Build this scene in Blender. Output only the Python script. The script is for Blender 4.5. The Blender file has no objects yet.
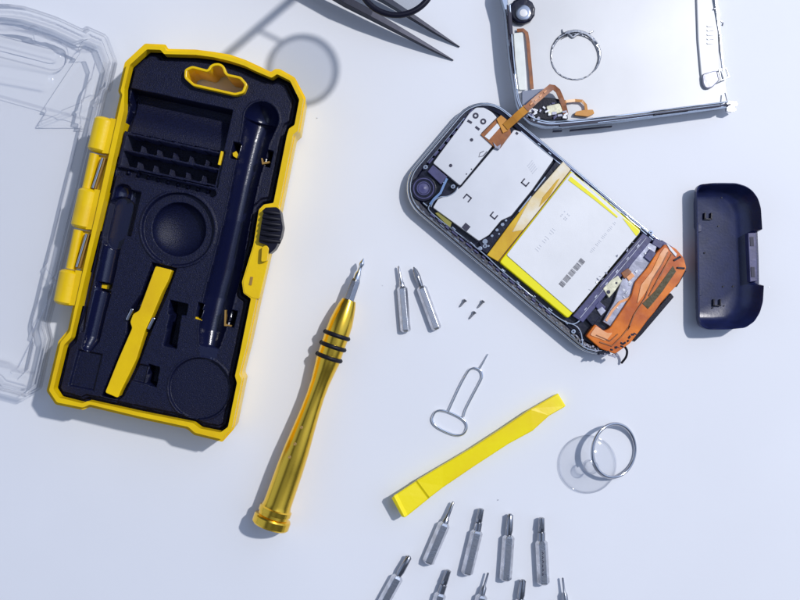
import bpy, bmesh, math, random
import numpy as np
from mathutils import Vector, Matrix

random.seed(7)
S = 0.00045          # metres per photograph pixel on the table
HC = 900.0           # camera height in the same units
scene = bpy.context.scene
col = scene.collection

# ------------------------------------------------------------------ camera, world, sun, exposure
cam_d = bpy.data.cameras.new('camera'); cam = bpy.data.objects.new('camera', cam_d); col.objects.link(cam)
cam.location = (0, 0, HC * S); cam.rotation_euler = (0, 0, 0)
cam_d.sensor_width = 36; cam_d.lens = 36 * HC / 800.0
cam_d.clip_start = 0.01; cam_d.clip_end = 20
scene.camera = cam

world = bpy.data.worlds.new('World'); scene.world = world; world.use_nodes = True
wn = world.node_tree.nodes; wl = world.node_tree.links
wbg = wn['Background']
tc = wn.new('ShaderNodeTexCoord')
def wdot(vec, lo, hi, a, b):
    v = Vector(vec).normalized()
    d = wn.new('ShaderNodeVectorMath'); d.operation = 'DOT_PRODUCT'
    wl.new(tc.outputs['Generated'], d.inputs[0]); d.inputs[1].default_value = v
    m = wn.new('ShaderNodeMapRange'); m.interpolation_type = 'SMOOTHSTEP'
    wl.new(d.outputs['Value'], m.inputs['Value'])
    m.inputs['From Min'].default_value = lo; m.inputs['From Max'].default_value = hi
    m.inputs['To Min'].default_value = a; m.inputs['To Max'].default_value = b
    return m.outputs['Result']
def wmath(op, a, b):
    m = wn.new('ShaderNodeMath'); m.operation = op
    for i, q in enumerate((a, b)):
        if isinstance(q, (int, float)): m.inputs[i].default_value = q
        else: wl.new(q, m.inputs[i])
    return m.outputs[0]
glow_key = wdot((0.75, 0.35, 0.62), 0.66, 0.86, 0.0, 1.75)      # bright patch added to the world on the lamp side, for metal reflections
glow_far = wdot((-0.85, -0.1, 0.45), 0.80, 0.92, 0.0, 1.15)    # weaker patch added opposite, also for reflections
top = wdot((0.05, 0.1, 1), 0.90, 0.98, 0.0, 0.6)
base = wdot((0, 0, 1), -0.1, 0.75, 0.34, 0.24)
tot = wmath('MULTIPLY', wmath('ADD', wmath('ADD', glow_key, glow_far), wmath("ADD", top, base)), 0.47)
wl.new(tot, wbg.inputs['Strength'])
wbg.inputs['Color'].default_value = (0.635, 0.785, 1.13, 1)

sun_d = bpy.data.lights.new('key_lamp', 'AREA'); sun = bpy.data.objects.new('key_lamp', sun_d); col.objects.link(sun)
sun_d.shape = 'DISK'; sun_d.size = 0.075; sun_d.energy = 29.5; sun_d.color = (1.0, 0.975, 0.96)
sun.location = (0.65 * 1.6, 0.375 * 1.6, 1.6)
sun.rotation_euler = Vector((-0.65, -0.375, -1)).to_track_quat('-Z', 'Y').to_euler()

scene.view_settings.view_transform = 'Standard'; scene.view_settings.look = 'None'
scene.view_settings.exposure = 0.0; scene.view_settings.gamma = 1

# ------------------------------------------------------------------ helpers
def P(px, py, z=0.0):
    k = (HC - z) / HC
    return Vector(((px - 400) * k * S, (300 - py) * k * S, z * S))

def mat(name, color, rough=0.5, metal=0.0, bump=0.0, bscale=300, spec=0.5, var=0.0, vscale=60, color2=None,
        trans=0.0, coat=0.0, aniso=0.0, lo=0.35, hi=0.65, rvar=0.0):
    m = bpy.data.materials.new(name); m.use_nodes = True
    n = m.node_tree.nodes; l = m.node_tree.links; b = n['Principled BSDF']
    b.inputs['Base Color'].default_value = (*color, 1); b.inputs['Roughness'].default_value = rough
    b.inputs['Metallic'].default_value = metal; b.inputs['Specular IOR Level'].default_value = spec
    b.inputs['Coat Weight'].default_value = coat; b.inputs['Coat Roughness'].default_value = 0.1
    b.inputs['Transmission Weight'].default_value = trans
    t = n.new('ShaderNodeTexCoord')
    if bump > 0:
        nz = n.new('ShaderNodeTexNoise'); nz.inputs['Scale'].default_value = bscale / S / 300; nz.inputs['Detail'].default_value = 3
        l.new(t.outputs['Object'], nz.inputs['Vector'])
        bp = n.new('ShaderNodeBump'); bp.inputs['Strength'].default_value = bump; bp.inputs['Distance'].default_value = S * 1.0
        l.new(nz.outputs['Fac'], bp.inputs['Height']); l.new(bp.outputs['Normal'], b.inputs['Normal'])
    if var > 0 or color2:
        nz2 = n.new('ShaderNodeTexNoise'); nz2.inputs['Scale'].default_value = vscale / S / 300; nz2.inputs['Detail'].default_value = 5
        l.new(t.outputs['Object'], nz2.inputs['Vector'])
        r = n.new('ShaderNodeValToRGB')
        c2 = color2 if color2 else tuple(min(1, c * (1 - var)) for c in color)
        r.color_ramp.elements[0].position = lo; r.color_ramp.elements[1].position = hi
        r.color_ramp.elements[0].color = (*color, 1); r.color_ramp.elements[1].color = (*c2, 1)
        l.new(nz2.outputs['Fac'], r.inputs['Fac']); l.new(r.outputs['Color'], b.inputs['Base Color'])
        if rvar > 0:
            mr = n.new('ShaderNodeMapRange'); mr.inputs['To Min'].default_value = max(0.03, rough - rvar)
            mr.inputs['To Max'].default_value = rough + rvar
            l.new(nz2.outputs['Fac'], mr.inputs['Value']); l.new(mr.outputs['Result'], b.inputs['Roughness'])
    return m

def clear_mat(name, tint, edge, gl=0.5, rough=0.06, gmax=0.6):
    m = bpy.data.materials.new(name); m.use_nodes = True
    n = m.node_tree.nodes; l = m.node_tree.links; n.remove(n['Principled BSDF']); out = n['Material Output']
    lw = n.new('ShaderNodeLayerWeight'); lw.inputs['Blend'].default_value = 0.5
    mx = n.new('ShaderNodeMix'); mx.data_type = 'RGBA'
    pw = n.new('ShaderNodeMath'); pw.operation = 'POWER'; pw.inputs[1].default_value = 2.2
    l.new(lw.outputs['Facing'], pw.inputs[0]); l.new(pw.outputs[0], mx.inputs['Factor'])
    mx.inputs[6].default_value = (*tint, 1); mx.inputs[7].default_value = (*edge, 1)
    tr = n.new('ShaderNodeBsdfTransparent'); l.new(mx.outputs[2], tr.inputs['Color'])
    g = n.new('ShaderNodeBsdfGlossy'); g.inputs['Roughness'].default_value = rough; g.inputs['Color'].default_value = (1, 1, 1, 1)
    p4 = n.new('ShaderNodeMath'); p4.operation = 'POWER'; p4.inputs[1].default_value = 4.0; l.new(lw.outputs['Facing'], p4.inputs[0])
    mm = n.new('ShaderNodeMath'); mm.operation = 'MULTIPLY_ADD'; mm.inputs[1].default_value = gl; mm.inputs[2].default_value = 0.045
    l.new(p4.outputs[0], mm.inputs[0])
    mi = n.new('ShaderNodeMath'); mi.operation = 'MINIMUM'; mi.inputs[1].default_value = gmax; l.new(mm.outputs[0], mi.inputs[0])
    ms = n.new('ShaderNodeMixShader'); l.new(mi.outputs[0], ms.inputs['Fac']); l.new(tr.outputs[0], ms.inputs[1]); l.new(g.outputs[0], ms.inputs[2])
    l.new(ms.outputs[0], out.inputs['Surface'])
    return m

def tag(o, label=None, cat=None, group=None, kind=None):
    if label: o['label'] = label
    if cat: o['category'] = cat
    if group: o['group'] = group
    if kind: o['kind'] = kind
    return o

def wloc(o):
    v = Vector((0, 0, 0))
    while o: v = v + Vector(o.location); o = o.parent
    return v

def empty(name, px, py, label, cat, group=None, z=0):
    o = bpy.data.objects.new(name, None); col.objects.link(o); o.location = P(px, py, z); o.empty_display_size = 0.01
    return tag(o, label, cat, group)

def obj(name, bm, m, parent=None, origin=None, smooth=None, bevel=0.0, label=None, recalc=True):
    if isinstance(bm, bmesh.types.BMesh):
        if recalc: bmesh.ops.recalc_face_normals(bm, faces=bm.faces[:])
        me = bpy.data.meshes.new(name); bm.to_mesh(me); bm.free()
    else:
        me = bm
    off = wloc(parent) if parent else Vector((0, 0, 0))
    loc = Vector((0, 0, 0))
    if parent is None and origin is not None: off = Vector(origin); loc = Vector(origin)
    me.transform(Matrix.Translation(-off))
    o = bpy.data.objects.new(name, me); col.objects.link(o); o.location = loc
    if parent: o.parent = parent
    ms = m if isinstance(m, (list, tuple)) else [m]
    for q in ms: me.materials.append(q)
    if smooth is not None:
        for p in me.polygons: p.use_smooth = True
        if smooth > 0: me.set_sharp_from_angle(angle=math.radians(smooth))
    if bevel > 0:
        md = o.modifiers.new('bevel', 'BEVEL'); md.width = bevel * S; md.segments = 2; md.limit_method = 'ANGLE'
        md.angle_limit = math.radians(40); md.harden_normals = False
    if label: o['label'] = label
    return o

def area(poly):
    return 0.5 * sum(poly[i][0] * poly[(i + 1) % len(poly)][1] - poly[(i + 1) % len(poly)][0] * poly[i][1] for i in range(len(poly)))

def offset(poly, d):
    """move every vertex inwards by d"""
    s = 1 if area(poly) > 0 else -1
    out = []; n = len(poly)
    for i in range(n):
        a = Vector(poly[i - 1]); b = Vector(poly[i]); c = Vector(poly[(i + 1) % n])
        e1 = (b - a).normalized(); e2 = (c - b).normalized()
        n1 = Vector((-e1.y, e1.x)) * s; n2 = Vector((-e2.y, e2.x)) * s
        h = n1 + n2
        if h.length < 1e-6: h = n1.copy()
        h.normalize(); k = max(0.45, h.dot(n1))
        out.append(tuple(b + h * (d / k)))
    return out

def roundc(poly, r, seg=4):
    out = []; n = len(poly)
    for i in range(n):
        a = Vector(poly[i - 1]); b = Vector(poly[i]); c = Vector(poly[(i + 1) % n])
        rr = min(r, (a - b).length * 0.45, (c - b).length * 0.45)
        p = b + (a - b).normalized() * rr; q = b + (c - b).normalized() * rr
        for k in range(seg + 1):
            t = k / seg
            out.append(tuple(p * (1 - t) ** 2 + b * 2 * t * (1 - t) + q * t * t))
    return out

def circle(cx, cy, r, n=32, a0=0, ry=None):
    ry = ry or r
    return [(cx + r * math.cos(a0 + 2 * math.pi * k / n), cy + ry * math.sin(a0 + 2 * math.pi * k / n)) for k in range(n)]

def qd(cx, cy, L, W, ang):
    """rectangle of length L along ang (degrees, photo coordinates) and width W"""
    a = math.radians(ang); u = Vector((math.cos(a), math.sin(a))); v = Vector((-u.y, u.x)); c = Vector((cx, cy))
    return [tuple(c + u * L * i / 2 + v * W * j / 2) for i, j in ((-1, -1), (1, -1), (1, 1), (-1, 1))]

def slab(bm, poly, z0, z1, taper=0.0, ref=None):
    ref = z1 if ref is None else ref
    top = [P(x, y, ref) for x, y in poly]
    bot = [P(x, y, ref) for x, y in (offset(poly, taper) if taper else poly)]
    tv = [bm.verts.new((p.x, p.y, z1 * S)) for p in top]; bv = [bm.verts.new((p.x, p.y, z0 * S)) for p in bot]
    n = len(poly)
    bm.faces.new(tv); bm.faces.new(bv[::-1])
    for i in range(n): bm.faces.new((tv[i], bv[i], bv[(i + 1) % n], tv[(i + 1) % n]))
    return tv, bv

def plate(bm, outer, holes, z0, z1, taper=0.0):
    loops = [outer] + list(holes); te = []; be = []
    for li, lp in enumerate(loops):
        low = offset(lp, taper) if (taper and li == 0) else lp
        tv = [bm.verts.new(P(x, y, z1)) for x, y in lp]
        bv = []
        for x, y in low:
            p = P(x, y, z1); bv.append(bm.verts.new((p.x, p.y, z0 * S)))
        n = len(lp)
        for i in range(n):
            bm.faces.new((tv[i], bv[i], bv[(i + 1) % n], tv[(i + 1) % n]))
            te.append(bm.edges.get((tv[i], tv[(i + 1) % n]))); be.append(bm.edges.get((bv[i], bv[(i + 1) % n])))
    bmesh.ops.triangle_fill(bm, use_beauty=True, edges=te)
    bmesh.ops.triangle_fill(bm, use_beauty=True, edges=be)

def loft(bm, loops, cap0=True, cap1=True):
    vs = [[bm.verts.new(p) for p in lp] for lp in loops]; n = len(loops[0])
    for a, b in zip(vs[:-1], vs[1:]):
        for i in range(n): bm.faces.new((a[i], a[(i + 1) % n], b[(i + 1) % n], b[i]))
    if cap0: bm.faces.new(vs[0][::-1])
    if cap1: bm.faces.new(vs[-1])
    return vs

def tube(bm, pts, r, seg=8, closed=False, flat=None):
    pts = [Vector(p) for p in pts]; n = len(pts)
    rs = r if isinstance(r, (list, tuple)) else [r] * n
    tans = []
    for i in range(n):
        a = pts[i - 1] if (i > 0 or closed) else pts[i]; c = pts[(i + 1) % n] if (i < n - 1 or closed) else pts[i]
        tans.append((c - a).normalized())
    up = Vector((0, 0, 1)); loops = []
    for i in range(n):
        t = tans[i]; u = up if abs(t.z) < 0.95 else Vector((1, 0, 0))
        x = t.cross(u).normalized(); y = x.cross(t).normalized()
        ry = 1.0 if flat is None else flat
        loops.append([pts[i] + (x * math.cos(2 * math.pi * k / seg) + y * ry * math.sin(2 * math.pi * k / seg)) * rs[i] * S for k in range(seg)])
    vs = [[bm.verts.new(p) for p in lp] for lp in loops]
    rng = range(n) if closed else range(n - 1)
    for i in rng:
        a = vs[i]; b = vs[(i + 1) % n]
        for k in range(seg): bm.faces.new((a[k], a[(k + 1) % seg], b[(k + 1) % seg], b[k]))
    if not closed: bm.faces.new(vs[0][::-1]); bm.faces.new(vs[-1])

def lathe(bm, p0, axis, prof, seg=32, rot=0.0):
    """prof: (distance along axis, radius) in pixels"""
    a = Vector(axis).normalized(); up = Vector((0, 0, 1))
    x = a.cross(up) if abs(a.z) < 0.95 else Vector((1, 0, 0)); x.normalize(); y = x.cross(a).normalized()
    loops = [[Vector(p0) + a * t * S + (x * math.cos(rot + 2 * math.pi * k / seg) + y * math.sin(rot + 2 * math.pi * k / seg)) * max(r, 0.02) * S for k in range(seg)] for t, r in prof]
    loft(bm, loops)

def spline(pts, n=8, closed=False):
    out = []; m = len(pts)
    g = lambda i: Vector(pts[i % m]) if closed else Vector(pts[min(max(i, 0), m - 1)])
    for i in range(m if closed else m - 1):
        p0, p1, p2, p3 = g(i - 1), g(i), g(i + 1), g(i + 2)
        for k in range(n):
            t = k / n
            out.append(0.5 * ((2 * p1) + (p2 - p0) * t + (2 * p0 - 5 * p1 + 4 * p2 - p3) * t * t + (-p0 + 3 * p1 - 3 * p2 + p3) * t ** 3))
    if not closed: out.append(Vector(pts[-1]))
    return out

# numpy distance tools for the moulded surfaces
def segd(X, Y, a, b):
    ax, ay = a; bx, by = b; dx, dy = bx - ax, by - ay; L = dx * dx + dy * dy + 1e-12
    t = np.clip(((X - ax) * dx + (Y - ay) * dy) / L, 0, 1)
    return np.hypot(X - ax - t * dx, Y - ay - t * dy), t
def sdf(X, Y, poly):
    d = np.full(X.shape, 1e9); ins = np.zeros(X.shape, bool); n = len(poly)
    for i in range(n):
        a = poly[i]; b = poly[(i + 1) % n]
        d = np.minimum(d, segd(X, Y, a, b)[0])
        if a[1] != b[1]:
            c = ((a[1] > Y) != (b[1] > Y)) & (X < (b[0] - a[0]) * (Y - a[1]) / (b[1] - a[1]) + a[0])
            ins ^= c
    return np.where(ins, d, -d)
def sstep(v, a, b):
    t = np.clip((v - a) / (b - a), 0, 1); return t * t * (3 - 2 * t)
def hfield(name, poly, step, zref, zfun, m, parent, inset=0.0, label=None, ang=13.3, mfun=None):
    """moulded surface on a grid that runs along the case's own axes"""
    c, sn = math.cos(math.radians(ang)), math.sin(math.radians(ang))
    rx = [p[0] * c + p[1] * sn for p in poly]; ry = [-p[0] * sn + p[1] * c for p in poly]
    gx = np.arange(min(rx), max(rx) + step, step); gy = np.arange(min(ry), max(ry) + step, step)
    RX, RY = np.meshgrid(gx, gy); X = RX * c - RY * sn; Y = RX * sn + RY * c
    D = sdf(X, Y, poly); Z = zfun(X, Y, D)
    ok = D > inset
    k = (HC - zref) / HC
    V = np.stack([(X - 400) * k * S, (300 - Y) * k * S, Z * S], -1).reshape(-1, 3)
    idx = np.arange(X.size).reshape(X.shape)
    q = ok[:-1, :-1] & ok[1:, :-1] & ok[:-1, 1:] & ok[1:, 1:]
    F = np.stack([idx[:-1, :-1][q], idx[1:, :-1][q], idx[1:, 1:][q], idx[:-1, 1:][q]], -1)   # upward normals checked below
    used = np.unique(F); remap = np.zeros(X.size, int); remap[used] = np.arange(len(used))
    me = bpy.data.meshes.new(name); me.from_pydata(V[used].tolist(), [], remap[F].tolist()); me.update()
    if me.polygons[len(me.polygons) // 2].normal.z < 0: me.flip_normals()
    if mfun is not None:
        mi = mfun(X, Y)[:-1, :-1][q].astype(np.int32); me.polygons.foreach_set('material_index', mi)
    return obj(name, me, m, parent, smooth=0, label=label)

# ------------------------------------------------------------------ materials
M = {}
M['table'] = mat('table_white_paint', (0.80, 0.82, 0.87), 0.55, bump=0.04, bscale=40, var=0.035, vscale=1.2, spec=0.3)
M['yellow'] = mat('yellow_plastic', (0.90, 0.61, 0.0), 0.34, bump=0.16, bscale=90, color2=(0.76, 0.47, 0.0), vscale=9, rvar=0.14, lo=.3, hi=.75)
M['yellow2'] = mat('bright_yellow_plastic', (0.93, 0.77, 0.0), 0.38, bump=0.14, bscale=70, color2=(0.86, 0.62, 0.0), vscale=5, rvar=0.15, lo=.4, hi=.7)
M['navy'] = mat('navy_moulded_plastic', (0.0065, 0.009, 0.040), 0.40, bump=0.5, bscale=330, var=0.6, vscale=250, spec=0.28)
M['navygloss'] = mat('navy_polished_plastic', (0.005, 0.007, 0.036), 0.20, bump=0.12, bscale=260, spec=0.8)
M['black'] = mat('black_plastic', (0.007, 0.007, 0.018), 0.35, bump=0.1, bscale=200, spec=0.3)
M['rubber'] = mat('black_rubber', (0.007, 0.007, 0.014), 0.5, spec=0.25)
M['capblack'] = mat('glossy_blueblack_plastic', (0.013, 0.019, 0.082), 0.30, bump=0.06, bscale=120, spec=0.6, var=0.3, vscale=30)
M['gold'] = mat('gold_anodised_metal', (0.90, 0.57, 0.06), 0.21, 1.0, bump=0.02, bscale=150)
M['steel'] = mat('satin_steel', (0.74, 0.75, 0.79), 0.30, 1.0, bump=0.12, bscale=160, var=0.25, vscale=40, rvar=0.15)
M['darksteel'] = mat('dark_steel', (0.38, 0.385, 0.41), 0.24, 1.0, bump=0.08, bscale=100)
M['tweezer'] = mat('dark_tool_steel', (0.035, 0.037, 0.055), 0.42, 0.6, bump=0.06, bscale=60)
M['chrome'] = mat('polished_chrome', (0.85, 0.87, 0.90), 0.10, 1.0, bump=0.05, bscale=30)
M['ringsteel'] = mat('ring_steel', (0.55, 0.56, 0.60), 0.14, 1.0)
M['bracket'] = mat('white_metal_shield', (0.77, 0.78, 0.81), 0.32, 0.3, bump=0.12, bscale=6, var=0.10, vscale=5)
M['cover'] = mat('brushed_cover_metal', (0.67, 0.68, 0.70), 0.42, 0.1, bump=0.12, bscale=5, var=0.08, vscale=4)
M['phone'] = mat('phone_frame_black', (0.006, 0.007, 0.028), 0.28, bump=0.25, bscale=60, var=0.5, vscale=35)
M['ink'] = mat('dark_ink', (0.03, 0.03, 0.06), 0.6)
M['faint'] = mat('faint_grey_ink', (0.62, 0.64, 0.70), 0.6)
M['lav'] = mat('lavender_metal', (0.50, 0.51, 0.62), 0.33, 0.3, bump=0.35, bscale=35, var=0.4, vscale=30)
M['slate'] = mat('slate_blue_plastic', (0.075, 0.075, 0.19), 0.4, bump=0.15, bscale=60, var=0.3, vscale=40)
M['grey'] = mat('grey_blue_block', (0.22, 0.25, 0.34), 0.45)
M['batt'] = mat('battery_white_label', (0.83, 0.835, 0.85), 0.36, bump=0.45, bscale=7, var=0.07, vscale=6)
M['battyel'] = mat('battery_yellow_film', (0.92, 0.84, 0.0), 0.35, bump=0.12, bscale=14, coat=0.3)
M['amber'] = mat('amber_tape', (0.78, 0.50, 0.02), 0.30, bump=0.3, bscale=14, color2=(0.62, 0.34, 0.01), vscale=14, coat=0.4)
M['film'] = mat('milky_tape', (0.86, 0.80, 0.66), 0.3, bump=0.4, bscale=18, color2=(0.80, 0.62, 0.28), vscale=16, coat=0.4)
M['orange'] = mat('orange_antenna_film', (0.80, 0.21, 0.008), 0.30, bump=0.35, bscale=22, color2=(0.50, 0.10, 0.003), vscale=16, coat=0.4)  # noise between the two tones stands in for uneven light and gloss
M['peach'] = mat('peach_film_and_gloss', (0.88, 0.46, 0.26), 0.4, bump=0.4, bscale=30, color2=(0.80, 0.30, 0.06), vscale=14, coat=0.3)  # peach paints lit gloss on the orange film, and colours small parts
M['flex'] = mat('brown_flex_cable', (0.40, 0.13, 0.02), 0.35, bump=0.25, bscale=40, color2=(0.20, 0.07, 0.03), vscale=22, coat=0.3)
M['flexo'] = mat('orange_flex_cable', (0.68, 0.31, 0.04), 0.35, bump=0.1, bscale=40, color2=(0.5, 0.2, 0.03), vscale=18)
M['olive'] = mat('olive_dark_slot', (0.06, 0.045, 0.008), 0.5, bump=0.4, bscale=60)
M['cream'] = mat('cream_metal', (0.72, 0.70, 0.52), 0.4, 0.3, bump=0.3, bscale=50, var=0.3, vscale=50)
M['mint'] = mat('pale_mint_pad', (0.84, 0.88, 0.84), 0.5, bump=0.2, bscale=20, var=0.1, vscale=30)
M['clear'] = clear_mat('clear_plastic', (0.995, 0.995, 0.995), (0.24, 0.28, 0.40), 1.6, 0.05)
M['cup'] = clear_mat('clear_vinyl', (0.99, 0.992, 0.995), (0.40, 0.44, 0.55), 0.9, 0.05)
M['lens'] = clear_mat('lens_glass', (0.78, 0.79, 0.81), (0.4, 0.4, 0.45), 1.0, 0.02)
M['brownshade'] = mat('brown_slot_shade', (0.33, 0.19, 0.04), 0.5)  # yellow darkened to brown, painting the shade inside the hinge slots

# ------------------------------------------------------------------ table
bm = bmesh.new()
for sx, sy in ((-1, -1), (1, -1), (1, 1), (-1, 1)): bm.verts.new((sx * 1.2, sy * 1.0, 0))
bm.faces.new(bm.verts[:])
tag(obj('table_surface', bm, M['table']), kind='structure')

# ------------------------------------------------------------------ tool case
OUT = [(118, 91.5), (124.8, 62.3), (145, 43.5), (166, 44.5), (168, 48.8), (196, 49.5), (213, 51.7), (230, 54.5), (246, 60), (260, 66.5),
       (271, 72), (275, 68.8), (280, 69), (295, 77.5), (305.8, 98), (300, 132), (295, 136), (281, 206), (269, 254), (258.5, 300), (249, 345),
       (241.5, 374), (244, 379), (234, 429), (222.5, 442), (194, 435), (187, 429), (140, 419), (90, 407), (83, 410), (55.5, 404.5),
       (46.5, 391), (58.5, 341), (67.8, 330), (73, 305), (120, 95)]
INN = [(124.5, 87), (129.8, 65), (147, 49.3), (160.5, 49.8), (164, 54), (196, 54.8), (213, 57), (230, 61), (244, 65.5), (255.5, 71), (271.5, 77.8),
       (277, 74), (290, 80.5), (299.3, 99.5), (294.5, 125), (289, 128.5), (287, 135), (273.5, 203), (264, 204.5), (259, 209.5), (253.5, 244.5),
       (242, 282), (243.5, 293), (251, 298.5), (239, 358), (235, 376), (237, 383), (228, 427), (220.5, 432.5), (200, 428.5), (193, 423),
       (140, 412.5), (87.5, 401), (82.5, 403.5), (58.8, 397.5), (53.3, 389), (64, 345), (70.8, 338), (84.5, 280), (104.5, 198), (124, 110)]
HOLE = roundc([(184, 78), (184.5, 69), (192, 65.5), (207.5, 69.6), (209.5, 65.5), (214, 63), (219.5, 62.9), (224, 65.6), (227, 73.5), (241, 76.5), (247.5, 84), (244, 93), (235, 95.5),
               (193, 86)], 2.5, 4)
INN_r = roundc(INN, 1.2, 2)
case = empty('tool_case', 175, 250, 'open yellow and black moulded tool case with its clear lid folded out to the left', 'tool case')
bm = bmesh.new(); plate(bm, roundc(OUT, 1.5, 2), [INN_r], 3, 39, taper=2.5)
obj('case_body', bm, M['yellow'], case, bevel=0.8)
bm = bmesh.new(); plate(bm, roundc(offset(OUT, 2.3), 1.2, 2), [INN_r], 38, 49)
obj('rim', bm, M['yellow'], case, bevel=0.7)
bm = bmesh.new(); plate(bm, HOLE, [offset(HOLE, 2.6)], 2, 45)
obj('hanging_slot_rim', bm, M['yellow'], case, bevel=0.7)

Z0 = 38.0
def trough(X, Y, pts, zt, depth=1.0, edge=None):
    """pts: (x, y, halfwidth); returns surface height of a rounded channel, Z0 outside"""
    best = np.full(X.shape, 1e9); H = np.zeros(X.shape)
    for a, b in zip(pts[:-1], pts[1:]):
        d, t = segd(X, Y, a[:2], b[:2]); h = a[2] + (b[2] - a[2]) * t
        rel = d / h; H = np.where(rel < best, h, H); best = np.minimum(best, rel)
    return zt - np.where(best < 1, np.sqrt(np.clip(1 - best ** 2, 0, 1)) * H * depth, 0), best

GO = Vector((125, 132.5)); GU = Vector((97.8, 20.5)); GV = Vector((-7, 32.5))
def insert_z(X, Y, D):
    Z = np.full(X.shape, Z0)
    # step in from the rim
    Z = np.where(D < 3.2, 27.0, Z); Z = np.where((D >= 3.2) & (D < 6.5), 33.5, Z)
    # raised second step around the edge
    Z += 1.6 * sstep(D, 9.0, 10.0) * 0.0
    # upper recess
    rec = [(131, 88), (233, 110), (223, 153), (120, 132)]
    d = sdf(X, Y, rec); Z = Z - sstep(d, -0.2, 1.6) * (22 - 12 * sstep(Y - (X - 120) * 0.21, 92, 128))
    # bit rack
    gx = (X - GO.x); gy = (Y - GO.y); det = GU.x * GV.y - GU.y * GV.x
    u = (gx * GV.y - gy * GV.x) / det; v = (GU.x * gy - GU.y * gx) / det
    ing = (u > -0.02) & (u < 1.02) & (v > -0.06) & (v < 1.06)
    cu = (u * 6) % 1; cv = (v * 2) % 1
    wallv = (np.minimum(cv, 1 - cv) * 0.5 * 33 < 1.3)
    wallu = (np.minimum(cu, 1 - cu) / 6 * 100 < 0.7) & ((cv > 0.52))
    side = (u < 0.018) | (u > 0.982)
    Z = np.where(ing, np.where(wallv | side, 34.0, np.where(wallu, 30.0, 9.0)), Z)
    # ledge with small bumps below the rack
    d, t = segd(X, Y, (119, 171), (212, 193)); Z = np.where((d < 4) & ~ing, 28.0, Z)
    for k in range(9):
        bx = 126 + 10 * k; by = 171.5 + 2.35 * k
        r = np.hypot(X - bx, Y - by); Z = np.where((r < 2.2) & ~ing, 28 + 3.5 * np.sqrt(np.clip(1 - (r / 2.2) ** 2, 0, 1)), Z)
    # suction-cup dish
    r = np.hypot((X - 178), (Y - 229)); 
    neck = segd(X, Y, (178, 229), (165, 268))[0]
    d2 = np.minimum(r - 36.5, neck - 6)
    Z = np.where(~ing & (d2 < 0) & (Y > 188), Z0 - 4.0 * sstep(-d2, 0, 1.3), Z)
    Z = np.where((r < 27), Z0 - 4.0 - 15 * np.sqrt(np.clip(1 - (r / 27) ** 2, 0, 1)) * 1.0, Z)
    Z = Z + np.where((np.abs(r - 37.6) < 1.2) & (Y > 192), 1.2, 0)
    # left narrow trough for the pen shaped tool
    tz, b = trough(X, Y, [(123, 193, 9), (112, 245, 9), (104, 283, 9)], Z0, 1.1); Z = np.where(b < 1, tz, Z)
    dd, t = segd(X, Y, (120, 207), (113, 238)); Z = np.where(dd < 11, np.minimum(Z, 24), Z)
    Z = np.where(sdf(X, Y, qd(131, 213, 46, 10, 103.5)) > 0, np.minimum(Z, 26), Z)
    tz, b = trough(X, Y, [(103, 292, 8), (92, 338, 8), (88, 346, 6)], Z0, 1.2); Z = np.where(b < 1, tz, Z)
    Z = np.where(sdf(X, Y, [(97, 281.5), (110.5, 284), (109, 293), (95, 290.5)]) > 0, 12, Z)
    tz, b = trough(X, Y, [(106, 203, 3), (84, 310, 3), (82, 330, 2)], Z0, 1.2); Z = np.where(b < 1, np.minimum(Z, tz), Z)
    d = sdf(X, Y, [(78, 349), (103, 354), (94, 391), (68, 386)]); Z = Z - 4 * sstep(d, 0, 1.5)
    # channel for the pry tool
    d, t = segd(X, Y, (166, 262), (110, 397)); 
    Z = np.where((d < 12) & (t > 0.02) & (t < 1) , Z0 - 7 * sstep(12 - d, 0, 1.3), Z) if False else Z
    ch = [(152, 262), (177, 268), (167, 296), (152, 330), (139, 365), (124, 396), (117, 401), (101, 396), (112, 368), (126, 334), (128, 312), (140, 295)]
    d = sdf(X, Y, ch); Z = np.where(d > 0, np.minimum(Z, Z0 - 12 * sstep(d, 0, 1.2)), Z)
    # T shaped slot and square pockets
    d = sdf(X, Y, [(170, 300), (188.5, 304), (186, 315.5), (181.5, 315), (176.5, 349), (163, 345.5), (169.5, 315), (167.5, 312.5)]); Z = np.where(d > 0, Z0 - 30 * sstep(d, 0, 0.8), Z)
    d = sdf(X, Y, [(148.5, 364), (160, 367), (156.5, 387.5), (144.5, 384)]); Z = np.where(d > 0, Z0 - 26 * sstep(d, 0, 0.8), Z)
    d = sdf(X, Y, [(133, 362), (148.5, 365.5), (144.5, 384), (128, 380)]); Z = np.where(d > 0, np.minimum(Z, Z0 - 4 * sstep(d, 0, 1.2)), Z)
    # round textured pad
    r = np.hypot(X - 199.5, Y - 388.5)
    Z = np.where(r < 31, Z0 - 3.2 * sstep(31 - r, 0, 1.0), Z); Z = Z + np.where(np.abs(r - 31.6) < 1.0, 0.9, 0)
    # big screwdriver trough
    tp = [(261.5, 119, 17.5), (256, 138, 14.5), (245, 184, 12.8), (237.5, 220, 12.5), (226.5, 270, 14.8), (219, 299, 15.2), (211.5, 332, 13), (208.5, 352, 9.0)]
    # clip windows
    for wx, wy, ww, hh in ((237.5, 151, 12, 17), (266, 158, 12, 17), (202, 312, 12, 17), (229.5, 318, 13, 17)):
        d = sdf(X, Y, qd(wx, wy, hh, ww, 103)); Z = np.where(d > 0, Z0 - 26 * sstep(d, 0, 0.8), Z)
    tz, b = trough(X, Y, tp, Z0, 1.45)
    fl = (Y - 347) - (X - 209) * 0.22; b = np.where(fl > 0, 2.0, b); Z = np.where(b < 1, tz, Z)
    # stop wall where the bulb of the handle ends
    q = (Y - 121) - (X - 261.5) * 0.22
    Z = np.where((b < 1) & (q < 0), np.minimum(Z0, tz + 6.0 * sstep(-q, -0.5, 0.8)), Z)
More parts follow.
